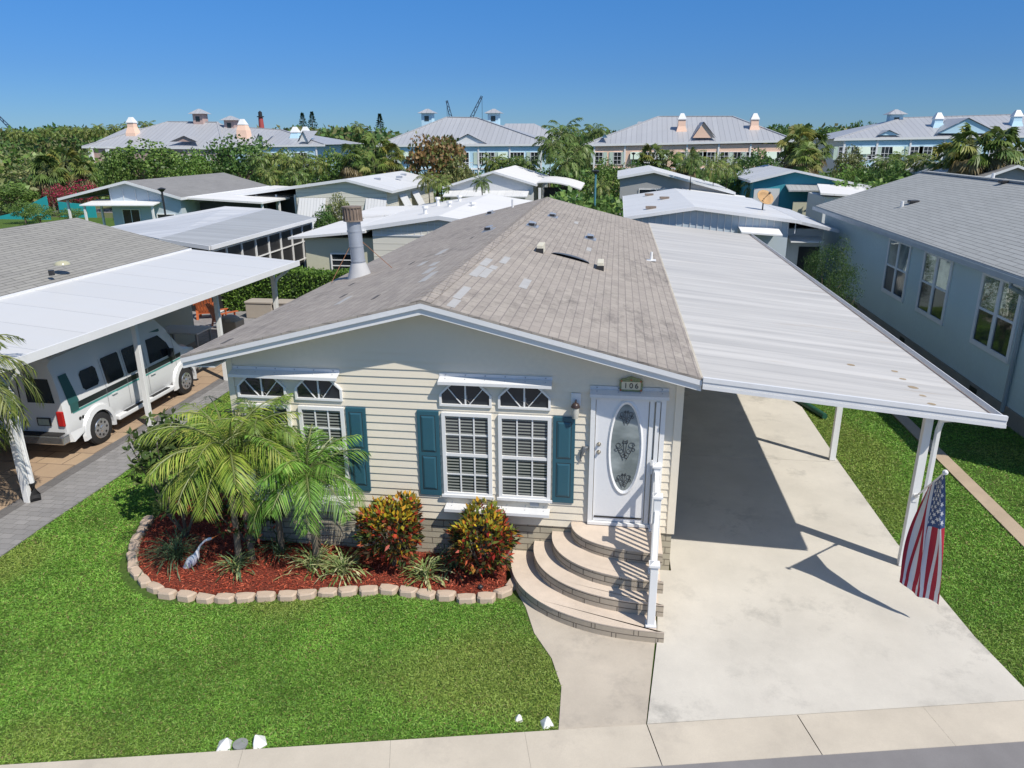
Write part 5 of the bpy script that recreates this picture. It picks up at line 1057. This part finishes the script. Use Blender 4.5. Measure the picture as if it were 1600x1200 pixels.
I_=thing('house','turquoise-walled house with mottled grey metal roof, centre right','house',(17,50,0)); TQ=paint('turquoise_wall',(.05,.30,.38),.6,.1,.6)
gable(I_,12.7,3.5,15.9,4.3,21.9,3.05,50,62,RMG2,TQ,.3,.5,.4)
m=MB(); m.slab([(15.4,49.0,2.86),(21.4,49.0,2.9),(21.4,50.38,3.2),(15.4,50.38,3.2)],.1); m.build('porch_roof',RMG,I_); m=MB(); m.box(15.9,21.1,49.4,49.5,0,2.0); m.build('porch_wall',WALLC,I_)
m=MB(); m.box(13.1,15.0,50.33,50.38,0,2.9); m.build('side_wall',WALLW,I_)
J_=thing('shed','small flat white-roofed outbuilding beside the turquoise house','shed',(17,42,0)); a=at(1282,303,42); b=at(1335,297,42); c=at(1352,291,48)
m=MB(); m.slab([(a.x,42,3.15),(b.x+1,42,2.95),(c.x,48,3.2),(a.x+1.2,48,3.4)],.12); m.build('roof',RMW2,J_); m=MB(); m.box(a.x+.4,b.x+.6,42.4,47,0,2.85); m.build('wall',WALLW,J_)
for k,(u0,u1,v,Y,lb,rm) in enumerate(((1468,1545,262,47,'beige flat-roofed home behind palms beyond the blue house',RMG2),(1540,1640,264,44,'home with brown gable end at the far right edge',SHGF),(1560,1650,256,56,'bright white-roofed home at the far right edge behind the brown gable',RMW2),(1150,1200,270,62,'white flat-roofed home between palms, centre right',RMW2))):
    a=at(u0,v,Y);b=at(u1,v,Y); t=thing('house',lb,'house',((a.x+b.x)/2,Y,0)); gable(t,a.x,a.z-.5,(a.x+b.x)/2,a.z+.25,b.x,b.z-.5,Y,Y+11,rm,WALLG if k==1 else WALLW,.4,.4,.3); wnd(t,(a.x+b.x)/2-1.2,(a.x+b.x)/2+.2,1.0,2.1,Y+.28)

# ------------------------------------------------------------------ big pastel two-storey buildings
RBG=seams('standing_seam_roof',(.40,.41,.43),.62,.62,.4,.2,(.33,.33,.35),.10,.05); WSH=None; PKW=paint('salmon_wall',(.88,.60,.45),.7,.06,.2); BLW=paint('sky_blue_wall',(.50,.72,.84),.7,.06,.2); SHW=paint('pale_shutter',(.55,.66,.55),.6,.1,1); GRW=paint('pink_grey_wall',(.50,.36,.32),.7,.08,.2)
def hip(mb,x0,x1,y0,y1,ze0,ze1,xa,xb,yr,za,zb):
    A_,B_,C2,D2=(x0,y0,ze0),(x1,y0,ze1),(x1,y1,ze1),(x0,y1,ze0); P,Q=(xa,yr,za),(xb,yr,zb)
    mb.face([A_,B_,Q,P]); mb.face([B_,C2,Q]); mb.face([C2,D2,P,Q]); mb.face([D2,A_,P]); mb.face([A_,D2,C2,B_])
def pastel(label,wallm,u0,u1,ve0,ve1,ur0,ur1,vr0,vr1,wins,name='apartment_building',extra=(),Y=84,depth=16,cat='building'):
    a,b=at(u0,ve0,Y),at(u1,ve1,Y); p,q=at(ur0,vr0,Y+depth/2),at(ur1,vr1,Y+depth/2); root=thing(name,label,cat,((a.x+b.x)/2,Y,0))
    m=MB(); hip(m,a.x,b.x,Y,Y+depth,a.z,b.z,p.x,q.x,Y+depth/2,p.z,q.z); rf=m.build('roof',RBG,root)
    m=MB()
    for s,e in ((p,q),(p,Vector((a.x,Y,a.z))),(q,Vector((b.x,Y,b.z)))): m.bar(s+Vector((0,0,.02)),e+Vector((0,0,.04)),.28,.10)
    m.build('ridge_cap',RBG,rf)
    m=MB(); m.slab([(a.x,Y-.09,a.z+.03),(b.x,Y-.09,b.z+.03),(b.x,Y-.004,b.z+.03),(a.x,Y-.004,a.z+.03)],.24); m.build('fascia',WHITE,root)
    m=MB(); x0,x1=a.x+1.3,b.x-1.3; zw=min(a.z,b.z)-.02; m.box(x0,x1,Y+.2,Y+depth-1,-.1,zw); m.build('wall',wallm,root)
    m=MB(); k=0; n=max(3,int((x1-x0)/3.6))
    for i in range(n+1): xx=x0+(x1-x0)*i/n; m.box(xx-.1,xx+.1,Y+.1,Y+.195,0,zw)
    m.box(x0,x1,Y+.1,Y+.194,3.0,3.2); m.build('wall_trim',WHITE,root)
    for u,kind in wins:
        c=at(u,(ve0+ve1)/2+16,Y+.2); x=c.x; zt_=zw-.9
        if kind=='w':
            wnd(root,x-.42,x+.42,zt_-1.35,zt_,Y+.19,2,3,WHITE,.08)
            m=MB(); m.box(x-.98,x-.52,Y+.13,Y+.185,zt_-1.4,zt_+.05); m.build('shutter',SHW,root); m=MB(); m.box(x+.52,x+.98,Y+.13,Y+.185,zt_-1.4,zt_+.05); m.build('shutter',SHW,root)
        elif kind=='b':
            wnd(root,x-.42,x+.42,zt_-1.35,zt_,Y+.19,1,2,WHITE,.08); m=MB(); m.slab([(x-.62,Y-.25,zt_-.75),(x+.62,Y-.25,zt_-.75),(x+.62,Y+.1,zt_+.05),(x-.62,Y+.1,zt_+.05)],.05); m.build('bahama_shutter',SHW,root)
        elif kind=='d':
            wnd(root,x-.85,x+.85,zt_-2.15,zt_,Y+.19,4,3,WHITE,.08,'french_door')
            m=MB(); 
            for i in range(13): xx=x-1.5+.25*i; m.box(xx-.02,xx+.02,Y-.75,Y-.71,zt_-2.1,zt_-1.2)
            m.box(x-1.55,x+1.55,Y-.78,Y-.68,zt_-1.2,zt_-1.12); m.build('balcony_rail',WHITE,root); m=MB(); m.box(x-1.6,x+1.6,Y-.8,Y+.09,zt_-2.35,zt_-2.2); m.build('balcony_floor',WHITE,root)
    for i in range(max(2,int((x1-x0)/4.5))): 
        xx=x0+1.6+i*4.5; wnd(root,xx-.5,xx+.5,.9,2.3,Y+.19,2,2,WHITE,.08)
    for ex in extra:
        k=ex[0]
        if k=='cupola':
            _,u,vb,vm,vt,cm=ex; c=at(u,vb,Y+depth*.5); t_=at(u,vt,Y+depth*.5).z; mz=at(u,vm,Y+depth*.5).z; x=c.x;y=c.y; h=.72
            m=MB(); m.box(x-h,x+h,y-h,y+h,c.z-1.2,mz); cu=m.build('cupola',cm,rf); m=MB(); g_=1.15; m.face([(x-g_,y-g_,mz),(x-g_,y+g_,mz),(x+g_,y+g_,mz),(x+g_,y-g_,mz)])
            for s in range(4):
                cs=[(-g_,-g_),(g_,-g_),(g_,g_),(-g_,g_)]; p1,p2=cs[s],cs[(s+1)%4]; m.face([(x+p1[0],y+p1[1],mz),(x+p2[0],y+p2[1],mz),(x+p2[0]*.12,y+p2[1]*.12,t_),(x+p1[0]*.12,y+p1[1]*.12,t_)])
            m.build('cupola_roof',RBG,cu); m=MB(); m.box(x-.3,x+.3,y-h-.03,y-h-.005,mz-1.0,mz-.35); m.build('cupola_window',GLASS,cu)
        elif k=='chimney':
            _,u,vb,vt,cm=ex; Yc=Y+4; c=at(u,vb,Yc); t_=at(u,vt,Yc).z; x=c.x; y=Yc; zb=c.z
            m=MB(); zz=[zb-1.0,zb+.35,zb+1.1,t_-.75]; ww=[.76,.68,.46,.43]; V=[];F=[]
            for z_,w_ in zip(zz,ww): V+=[(x-w_,y-w_,z_),(x+w_,y-w_,z_),(x+w_,y+w_,z_),(x-w_,y+w_,z_)]
            for i in range(3): F+=[(i*4+j,i*4+(j+1)%4,i*4+4+(j+1)%4,i*4+4+j) for j in range(4)]
            F.append((12,13,14,15)); m.mesh(V,F); ch_=m.build('chimney',cm,rf); m=MB(); V=[]
            for z_,w_ in ((t_-.75,.52),(t_-.66,.52),(t_,.20)): V+=[(x-w_,y-w_,z_),(x+w_,y-w_,z_),(x+w_,y+w_,z_),(x-w_,y+w_,z_)]
            m.mesh(V,[(i*4+j,i*4+(j+1)%4,i*4+4+(j+1)%4,i*4+4+j) for i in range(2) for j in range(4)]+[(8,9,10,11),(3,2,1,0)]); m.build('chimney_cap',WHITE,ch_)
        elif k=='gable':
            _,ua,ub,vb,up,vp,gm=ex; A2,B2,P2=at(ua,vb,Y+.15),at(ub,vb,Y+.15),at(up,vp,Y+.15); back=Y+.15+(P2.z-A2.z)/max(.05,(p.z-a.z)/(depth/2))
            m=MB(); m.face([(A2.x,Y+.15,A2.z),(P2.x,Y+.15,P2.z),(P2.x,back+.6,P2.z)]); m.face([(P2.x,Y+.15,P2.z),(B2.x,Y+.15,B2.z),(P2.x,back+.6,P2.z)]); m.build('gable_roof',RBG,rf)
            m=MB(); m.face([(A2.x+.2,Y+.35,A2.z+.05),(B2.x-.2,Y+.35,B2.z+.05),(P2.x,Y+.35,P2.z-.08)]); m.build('gable_wall',gm,rf)
        elif k=='wing':
            _,ua,ub,ve,ra,rb2,vr,dy=ex; A2,B2=at(ua,ve,Y+dy),at(ub,ve,Y+dy); P2,Q2=at(ra,vr,Y+dy+6),at(rb2,vr,Y+dy+6); m=MB(); hip(m,A2.x,B2.x,Y+dy,Y+dy+12,A2.z,B2.z,P2.x,Q2.x,Y+dy+6,P2.z,Q2.z); m.build('wing_roof',RBG,root)
            m=MB(); m.box(A2.x+1,B2.x-1,Y+dy+1,Y+dy+11,0,min(A2.z,B2.z)-.02); m.build('wing_wall',wallm,root)
    return root
pastel('sky blue two-storey building with two matching cupolas, centre of the skyline',BLW,588,862,227,225,698,745,183,184,[(616,'w'),(639,'b'),(722,'d'),(752,'w'),(767,'w'),(786,'b'),(808,'d'),(835,'w')],extra=[('cupola',669,193,177,170,BLW),('cupola',772,193,177,170,BLW),('gable',700,762,225,731,209,WHITE),('wing',760,885,221,790,835,193,14)])
pastel('salmon two-storey building with two tall tapered chimneys',PKW,912,1243,226,219,1029,1145,182,182,[(936,'w'),(965,'w'),(993,'b'),(1012,'d'),(1036,'b'),(1070,'w'),(1092,'w'),(1111,'w'),(1132,'w'),(1152,'d'),(1172,'w'),(1205,'b'),(1224,'d')],extra=[('chimney',1064,212,177,PKW),('chimney',1177,211,177,PKW),('gable',1080,1120,216,1100,190,PKW),('gable',938,952,216,945,208,BLW),('wing',985,1080,214,997,1040,190,9)])
pastel('sky blue long building with cupola and wide front gable, right of the skyline',BLW,1303,1660,217,211,1412,1660,184,177,[(1317,'w'),(1334,'d'),(1351,'b'),(1364,'w'),(1383,'d'),(1403,'b'),(1429,'w'),(1450,'w'),(1471,'w'),(1490,'b'),(1520,'w'),(1560,'d'),(1590,'w')],extra=[('cupola',1397,192,179,171,BLW),('chimney',1462,207,176,BLW),('chimney',1584,205,172,BLW),('gable',1370,1410,212,1390,203,BLW),('gable',1462,1565,209,1514,184,BLW)])
LBT=pastel('grey-roofed pinkish building with two cupolas, far left of the skyline',GRW,128,350,229,231,262,340,190,191,[(178,'w'),(185,'w'),(286,'d'),(302,'w'),(318,'w')],extra=[('cupola',314,192,178,170,GRW),('cupola',362,196,188,181,GRW),('chimney',209,212,183,PKW),('chimney',381,208,186,PKW),('wing',150,235,221,197,262,200,4),('gable',263,310,222,287,212,GRW)])
for u_,b_ in ((141,285),(168,258)):
    a=at(u_,233,83.5); MB().box(a.x-.22,a.x+.22,83.3,83.75,0,a.z).build('column',WHITE,LBT)
pastel('pale grey-roofed sky blue wing with twin chimneys, left of the skyline',BLW,345,508,228,226,352,440,197,203,[(395,'w'),(430,'w'),(450,'b'),(470,'d')],extra=[('chimney',463,222,198,BLW),('chimney',479,222,198,BLW),('gable',396,412,225,404,208,WHITE),('gable',464,482,222,473,204,WHITE)])
# far landmarks
lh=thing('lighthouse','distant red brick lighthouse with black lantern above the treetops','lighthouse',(at(407,200,420).x,420,0)); c=at(407,183,420); t=at(407,173,420)
m=MB(); m.tube([(c.x,420,0),(c.x,420,c.z)],[2.2,1.25],14); m.build('tower',paint('lighthouse_red',(.38,.07,.07),.7,.1,1),lh,True); m=MB(); m.tube([(c.x,420,c.z),(c.x,420,c.z+.5)],[2.0,2.0],14); m.tube([(c.x,420,c.z+.5),(c.x,420,t.z-.8),(c.x,420,t.z)],[1.1,1.1,.1],12); m.build('lantern',DARK,lh)
def crane(u0,v0,u1,v1,Y,label,hang=None):
    a=at(u0,v0,Y);b=at(u1,v1,Y); a2=a+(a-b)*((a.z-0)/(b.z-a.z)); t_=thing('crane',label,'crane',(a2.x,Y,0),0,'construction cranes on the skyline'); d=(b-a2); s=Vector((0,1,0)); w_=1.1; m=MB(); n=14; side_=d.normalized().cross(s)
    for o in (1,-1): m.bar(a2+side_*o*w_,b+side_*o*.3,.28)
    for k in range(n): p=a2+d*k/n; q=a2+d*(k+1)/n; k0=1-.7*k/n; m.bar(p+side_*w_*k0*(1 if k%2 else -1),q-side_*w_*k0*(1 if k%2 else -1),.2)
    m.build('boom',paint('crane_steel',(.05,.09,.15),.6),t_); m=MB(); m.box(a2.x-3,a2.x+3,Y-2,Y+2,0,3.2); m.build('cab',paint('crane_cab',(.3,.25,.1),.6),t_)
    m=MB(); m.bar(b,b-Vector((0,0,b.z*.75)),.12); m.build('hoist_cable',DARK,t_)
crane(737,183,753,150,300,'tall dark crane boom leaning right above the blue building'); crane(706,190,698,157,300,'shorter dark crane boom leaning left above the blue building'); crane(28,212,-8,176,260,'dark crane boom at the far left edge of the skyline')
def pole(u,v,Y,h,label,c=DARK,kind='post'):
    a=at(u,v,Y); t_=thing('lamp_post',label,'lamp post',(a.x,Y,0)); m=MB(); m.tube([(a.x,Y,0),(a.x,Y,a.z-.25)],.06,8); m.build('post',c,t_); m=MB(); m.tube([(a.x,Y,a.z-.25),(a.x,Y,a.z-.08),(a.x,Y,a.z)],[.09,.26,.05],10); m.build('lamp_head',DARK,t_)
pole(252,293,33,0,'black-headed lamp post beside the pale blue gabled house'); pole(931,265,36,0,'slim teal lamp post behind the main roof ridge',paint('teal_post',(.08,.25,.30),.5)); pole(990,238,75,0,'thin dark lamp post in front of the salmon building'); pole(1223,238,70,0,'thin dark lamp post near the right end of the salmon building')
bn=thing('wheeled_bin','blue wheeled bin by the screened porch of the grey-roofed house','bin',(at(478,360,27).x,27,0)); a=at(478,360,27); m=MB(); m.box(a.x-.3,a.x+.3,26.7,27.3,.05,1.0); m.build('body',paint('bin_blue',(.03,.14,.50),.5),bn,bevel=.03); m=MB(); m.box(a.x-.33,a.x+.33,26.66,27.34,1.01,1.08); m.build('lid',paint('bin_lid',(.03,.12,.42),.5),bn)
def car(u,v,Y,label,c):
    a=at(u,v,Y); t_=thing('parked_car',label,'car',(a.x,Y,0)); P=[(-2.2,.35),(2.2,.35),(2.25,.8),(1.4,.95),(.8,1.42),(-1.0,1.45),(-1.7,.98),(-2.25,.9)]; m=MB(); m.xz([(a.x+x,z) for x,z in P],Y-.85,Y+.85); m.build('body',c,t_,bevel=.06)
    m=MB(); m.xz([(a.x+x,z) for x,z in ((-1.45,.98),(1.25,.98),(.75,1.36),(-.95,1.38))],Y-.862,Y-.853); m.build('side_window',GLASS,t_)
    for x in (-1.4,1.4): m=MB(); m.tube([(a.x+x,Y-.88,.33),(a.x+x,Y+.88,.33)],.33,14); m.build('wheel',RUBBER,t_)
car(523,272,62,'white parked car between the palms beyond the white house',VW); car(1345,264,68,'dark parked car left of the palms by the right blue building',DARK); car(1285,262,72,'white parked car under palms between the salmon and blue buildings',VW)
# teal fence on the left
TF=paint('teal_fence_cloth',(.02,.36,.38),.7,.12,1); a,b=at(-30,333,50),at(72,306,50); m=MB(); m.xz([(a.x,-.1),(b.x,-.1),(b.x,b.z),(a.x+3,a.z)],50,50.06); tag(m.build('fence',TF),'turquoise cloth fence with sloping top at the far left','fence')
a,b=at(90,315,52),at(150,333,52); m=MB(); m.xz([(a.x,-.1),(b.x,-.1),(b.x,1.1),(a.x,a.z)],52,52.06); tag(m.build('fence',TF),'turquoise fence section half hidden behind the magenta bush','fence')
# ------------------------------------------------------------------ vegetation behind
def bt(u,vt,wpx,Y,label,**k):
    a=at(u,vt,Y); sc1=FPX/((a-Vector(CAM)).dot(Vector(_fw))); broad_tree((a.x,Y,-.05),wpx/sc1,a.z+.3,label,**k)
def pm(u,vt,wpx,Y,label,**k):
    a=at(u,vt,Y); sc1=FPX/((a-Vector(CAM)).dot(Vector(_fw))); palm((a.x,Y,-.05),a.z,wpx/sc1,label,**k)
for u,vt,w_,Y,lb,pal,key in ((225,226,150,60,'rounded mid-green tree in front of the pinkish building',GREEN,0),(372,219,130,61,'large dense dark green tree left of the sky blue wing',DKGREEN,1),(300,240,70,58,'small bright green tree between two larger trees at left',LIME,0),
    (175,243,60,57,'bushy green tree beside the white leaning posts at left',GREEN,1),(520,240,80,63,'loose green tree between the skyline wing and the fan palms',GREEN,0),(560,235,60,62,'dark green tree left of the blue building with cupolas',DKGREEN,1),
    (448,240,60,66,'green tree behind the row of feathery palms, left of centre',GREEN,1),
    (1330,236,62,60,'grey-green tree before the right blue building',BUSHOL,0),(1340,262,70,55,'low bright green tree below the grey-green one at right',LIME,1),(1180,240,90,66,'dark green hedge-like tree under the salmon building',DKGREEN,0),
    (990,258,70,62,'dark tree below the left end of the salmon building',DKGREEN,1),(1230,252,50,70,'green tree at the right end of the salmon building',GREEN,1),(948,255,70,58,'green shrubby tree right of the tall coconut palms',GREEN,0),
    (800,250,90,66,'dark green tree below the right half of the central blue building',DKGREEN,0),(60,262,120,62,'wide olive tree on the left bank',BUSHOL,1),(10,292,90,54,'mid-green tree at the left edge above the turquoise fence',GREEN,0),(195,320,52,38,'olive shrub tree in front of the pale blue gabled house',BUSHOL,0),
    (527,312,50,31,'scruffy olive shrub before the white house with slanting shutters',BUSHOL,1),(505,330,50,29,'dark green shrub beside the blue bin',DKGREEN,0),(1450,258,70,56,'dark green tree behind the blue house roof',DKGREEN,1),(1395,262,90,52,'dense dark tree left of the blue house ridge',DKGREEN,0),(1150,268,70,57,'dark green tree between small white homes at right',DKGREEN,1)):
    bt(u,vt,w_,Y,lb,pal=pal,key=key,leaf=.36,per=54,name='broadleaf_tree')
bt(680,216,112,57,'russet and olive sea grape tree before the central blue building',pal=SEAGR,leaf=.42,name='sea_grape_tree',blobs=50,per=60,clear=.1); bt(715,250,70,56,'smaller olive sea grape tree right of the russet one',pal=BUSHOL,leaf=.40,name='sea_grape_tree',key=1,clear=.1)
bt(118,286,80,55,'magenta bougainvillea bush above the turquoise fence',pal=MAG,leaf=.26,name='bougainvillea_bush',kind='bush',clear=.02); bt(85,292,50,53,'smaller magenta bougainvillea bush, left of the larger one',pal=MAG,leaf=.26,name='bougainvillea_bush',kind='bush',clear=.02,key=1)
for u,vt,w_,Y,lb in ((35,318,60,47,'dark green bush in front of the turquoise fence'),(58,325,60,46,'spiky green bush right of the first one by the turquoise fence'),(110,330,50,48,'low green bush beside the second turquoise fence section')): bt(u,vt,w_,Y,lb,pal=GREEN,leaf=.3,name='bush',kind='bush',clear=.02)
NEARB=[(.035,.075,.02),(.05,.10,.03),(.07,.12,.035)]  # dark greens, deepened so the leaf colour carries the shade by the blue house
for u,vt,w_,Y,lb in ((1300,378,95,15.5,'large feathery dark bush between carport and blue house'),(1275,392,50,19,'rounded dark bush behind the large one beside the blue house'),(1325,415,80,13.4,'low dark bush against the blue house wall')): bt(u,vt,w_,Y,lb,pal=NEARB,leaf=.13,name='near_bush',kind='bush',clear=.02,blobs=60,per=90)
broad_tree((14.2,.8,-.05),3.8,4.6,'street tree just outside the right edge that dapples the lawn',pal=GREEN,leaf=.16,blobs=20,per=40,key=3,name='shade_tree')
# hedge
hx=MB(); P=[];N=[];rr_=np.random.default_rng(5); n=15000; x=rr_.uniform(-13,-5.6,n); s=rr_.integers(0,3,n); top=1.62; z=np.where(s==0,top+rr_.normal(size=n)*.03,rr_.uniform(.05,top,n)); y=np.where(s==0,rr_.uniform(17.0,18.0,n),np.where(s==1,17.0+rr_.normal(size=n)*.04,18.0)); P=np.stack([x,y+.05*np.sin(x*3),z+.05*np.sin(x*2.3)],1); N=unit(rr_.normal(size=(n,3))+np.where(s==0,1,0)[:,None]*np.array([0,0,1.2])+np.where(s==1,1,0)[:,None]*np.array([0,-1.2,0])); D=unit(np.cross(N,rr_.normal(size=(n,3)))+N*.4)
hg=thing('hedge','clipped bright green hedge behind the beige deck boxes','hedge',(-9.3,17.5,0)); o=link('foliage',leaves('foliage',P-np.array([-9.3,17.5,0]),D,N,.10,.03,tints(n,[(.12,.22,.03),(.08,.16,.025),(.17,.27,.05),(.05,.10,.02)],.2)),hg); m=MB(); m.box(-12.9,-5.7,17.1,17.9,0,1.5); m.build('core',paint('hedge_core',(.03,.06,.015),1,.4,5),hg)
# palms
for u,vt,w_,Y,lb,key in ((405,240,44,57,'leftmost of the feathery palms below the sky blue wing',0),(428,236,46,58,'second feathery palm from the left below the sky blue wing',1),(452,244,44,56,'third feathery palm from the left, below the twin chimneys',2),(474,238,46,58,'fourth feathery palm, right below the twin chimneys',0),(492,246,40,57,'rightmost feathery palm of the row left of centre',1),(418,262,44,52,'short feathery palm in front of the row left of centre',2),(462,264,44,52,'short dense palm in front of the row, above the screened room',0),
    (770,244,46,66,'small palm below the central blue building, left of its twin',1),(800,246,46,66,'small palm below the right half of the central blue building',2),(826,246,42,64,'palm left of the tall coconut palms',0),
    (880,193,70,62,'tallest coconut palm, in the gap between central and salmon buildings',1),(862,214,60,59,'coconut palm leaning left beside the tallest one',2),(905,222,60,61,'coconut palm right of the tallest one',0),(885,240,60,56,'shorter coconut palm in front of the tall group',1),(930,192+3,44,95,'distant palm showing above the roofline right of the tall group',2),
    (1082,238,52,44,'full feathery palm behind the ribbed white roof, leftmost of three',0),(1116,246,54,46,'full feathery palm behind the ribbed white roof, middle of three',1),(1140,250,46,48,'full feathery palm behind the ribbed white roof, rightmost of three',2),
    (938,280,46,40,'young palm beside the slim teal lamp post',1),(1182,280,44,52,'low palm left of the turquoise house',2),
    (1385,244,52,54,'palm left of centre before the right blue building',0),(1412,240,52,55,'second palm before the right blue building',1),(1446,240,54,52,'third palm, above the blue house ridge',2),
    (752,276,36,37,'small weeping palm standing between two white roofs',0)):
    pm(u,vt,w_,Y,lb,style='far' if Y>50 else 'feather',key=key,pal=PALMG if key and 'coconut' not in lb and 'tall' not in lb else PALMD)
for u,vt,w_,Y,lb,key in ((585,218,52,64,'fan palm left of the central blue building, highest of four',0),(612,232,46,60,'fan palm in front of the left end of the central blue building',1),(545,232,46,60,'fan palm beside the loose green tree',2),(585,246,44,57,'short fan palm of the group left of the central blue building',0),(1018,233,44,64,'fan palm below the left part of the salmon building',1),(1042,240,40,63,'fan palm left of the middle of the salmon building',2),(1075,238,40,64,'fan palm under the salmon building chimney',0),(1250,206,60,60,'cluster fan palm at the right end of the salmon building',1),(1278,214,46,62,'fan palm left of the right blue building',2),(1262,232,50,57,'short fan palm in front of the cluster',0),
    (98,240,56,60,'yellowing fan palm on the left bank',1),(70,250,50,58,'fan palm at left with drooping dry leaves',2),(128,252,40,58,'fan palm right of the yellowing one on the left bank',0),
    (1522,206,66,46,'big fan palm before the wide gable of the right blue building',0),(1505,222,50,48,'fan palm left of the big one at right',1),(1566,208,64,46,'big fan palm near the right edge',2),(1590,222,52,48,'fan palm at the right edge',0),(1480,234,54,50,'low fan palm left of the big palms at right',1)):
    pm(u,vt,w_,Y,lb,style='fan',key=key,pal=[PALMG,PALMY,PALMD][key],name='fan_palm')
# multi-stem areca beside the white roof
for u,vt,w_,Y,lb,key in ((668,270,44,34,'yellowish clumping palm left of the white membrane roof',0),(688,274,42,33,'green clumping palm right of the yellowish one',1)): pm(u,vt,w_,Y,lb,key=key+3,pal=PALMY if key==0 else PALMG,name='clumping_palm')
# coconut palms on the far left bank
for i in range(16):
    u=18+i*11.5+random.uniform(-4,4); vt=208-i*.8+random.uniform(-5,5); pm(u,vt,random.uniform(17,24),120+random.uniform(-10,14),['coconut palm in the distant row on the left bank'][0],style='far',key=i%3,pal=PALMG,group='distant coconut palms on the left bank',name='coconut_palm')
pm(198,192,26,115,'coconut palm just left of the salmon chimney at far left',style='far',key=1); pm(228,190,28,118,'coconut palm just right of the salmon chimney at far left',style='far',key=2); pm(630-71,192,26,105,'lone palm above the woods left of the central building',style='far',key=1)
# norfolk pines
def pine(u,vt,wpx,Y,label):
    a=at(u,vt,Y); sc1=FPX/((a-Vector(CAM)).dot(Vector(_fw))); w_=wpx/sc1; h=a.z; r=np.random.default_rng(int(u)); P=[];D=[];N=[]
    for k in range(900):
        t=1-r.uniform(0,.75)**1.6; az=r.integers(0,7)*.9+int(t*14)*.5; rad=min((h-t*h)*.36,w_*.75)*r.uniform(.1,1); P.append((math.cos(az)*rad,math.sin(az)*rad,t*h)); d=np.array([math.cos(az)+r.normal()*.4,math.sin(az)+r.normal()*.4,.15]); D.append(d); N.append(r.normal(size=3)+np.array([0,0,1]))
    t_=thing('pine_tree',label,'pine tree',(a.x,Y,0),0,'norfolk pines on the skyline'); link('crown',leaves('crown',P,unit(np.array(D)),N,.42,.11,tints(900,[(.02,.05,.025),(.03,.07,.03)])),t_); m=MB(); m.tube([(0,0,0),(0,0,h)],[.25,.04],6); m.build('trunk',BARK,t_,False,True)
pine(472,177,10,170,'narrow norfolk pine, left of the pair on the skyline'); pine(487,175,16,172,'wider norfolk pine, right of the pair on the skyline'); pine(593,178,10,168,'lone narrow norfolk pine left of the central building')
for u,vt,w_,Y,lb in ((1339,190,30,125,'dark round tree above the woods left of the right cupola'),(1362,192,24,128,'small dark round tree beside the one left of the right cupola'),(1225,196,40,120,'dark tree at the left end of the woods right of the salmon building')): bt(u,vt,w_,Y,lb,pal=DKGREEN,leaf=.5,key=1,name='dark_round_tree',blobs=30,per=50)
# woods: one mass
def woods(name,label,rows,pal,seed,lf=1.1,per=90):
    r=np.random.default_rng(seed); PP=[];NN=[];TT=[]
    for (u0,u1,v0,v1,Y0_,Y1_,cnt,rad) in rows:
        for k in range(cnt):
            Y=r.uniform(Y0_,Y1_); u=r.uniform(u0,u1); v=v0+(v1-v0)*(u-u0)/(u1-u0); a=at(u,v,Y); h=max(1.5,a.z*r.uniform(.80,1.02)); R_=rad*r.uniform(.7,1.3)
            d=unit(r.normal(size=(per,3))); d[:,2]=np.abs(d[:,2])*r.choice([1,1,1,-.5],per); C=np.array([a.x,Y,h-R_*.7]); PP.append(C+d*R_*np.array([1,1,.75])*r.uniform(.8,1.05,(per,1))); NN.append(unit(d+r.normal(size=(per,3))*.4)); TT.append(tints(per,pal)*r.uniform(.85,1.4))
            n2=per//3; q=r.normal(size=(n2,3))*np.array([R_*.6,R_*.6,0]); q[:,2]=r.uniform(0,max(.5,h-R_*.7),n2); PP.append(np.array([a.x,Y,0])+q); NN.append(unit(r.normal(size=(n2,3)))); TT.append(tints(n2,pal)*.9)
    P=np.concatenate(PP);N=np.concatenate(NN);T=np.concatenate(TT); n=len(P); D=unit(np.cross(N,r.normal(size=(n,3)))+N*.3); o=link(name,leaves(name,P,D,N,lf*r.uniform(.6,1.2,n),lf*.33,np.clip(T,0,1))); tag(o,label,'woods',kind='stuff')
woods('far_woods','distant green woods along the whole skyline behind the buildings',[(-60,260,203,196,135,190,120,5),(180,620,202,201,125,170,120,5),(440,600,202,205,105,125,40,4.5),(840,960,206,205,130,190,40,4),(1190,1420,200,199,125,170,90,5),(1380,1680,205,200,150,200,60,5),(560,1240,208,208,190,260,90,6)],DKGREEN+[(.09,.12,.04),(.13,.13,.05)],21)
woods('bank_scrub','low olive scrub covering the bank at the far left',[(-80,150,240,238,70,118,120,3.4),(-80,60,275,285,56,72,40,2.2)],BUSHOL+GREEN,22,.7)
woods('hedge_mass','low mixed greenery between the far homes and the pastel buildings',[(150,640,262,262,62,78,110,2.0),(700,1000,268,262,62,78,70,1.9),(1000,1480,268,262,62,80,110,2.0),(1300,1480,285,272,46,56,26,1.7),(870,960,300,300,33,46,14,1.3),(130,420,252,250,70,80,50,2.2),(1440,1700,262,262,60,76,40,2)],GREEN+DKGREEN,23,.45,80)
# overhanging palm at the left edge
q=at(-95,590,-.1); t=thing('date_palm','palm with drooping yellow-green fronds hanging in at the left edge','palm tree',(q.x,-.1,0)); cm,rm=palm_crown('crown',40,1.75,36,.014,.46,71,[(.13,.17,.035),(.20,.22,.06),(.09,.13,.03)],(1.8,2.8),(-.5,1.2),.8,sag=.25); a=link('crown',cm,t); a.location=(0,0,q.z); b=rm.build('frond_stems',LEAFSTEM,t,False,True); b.location=(0,0,q.z); m=MB(); m.tube([(0,0,-.05),(0,0,q.z)],[.12,.09],10); m.build('trunk',BARK,t,True,True)
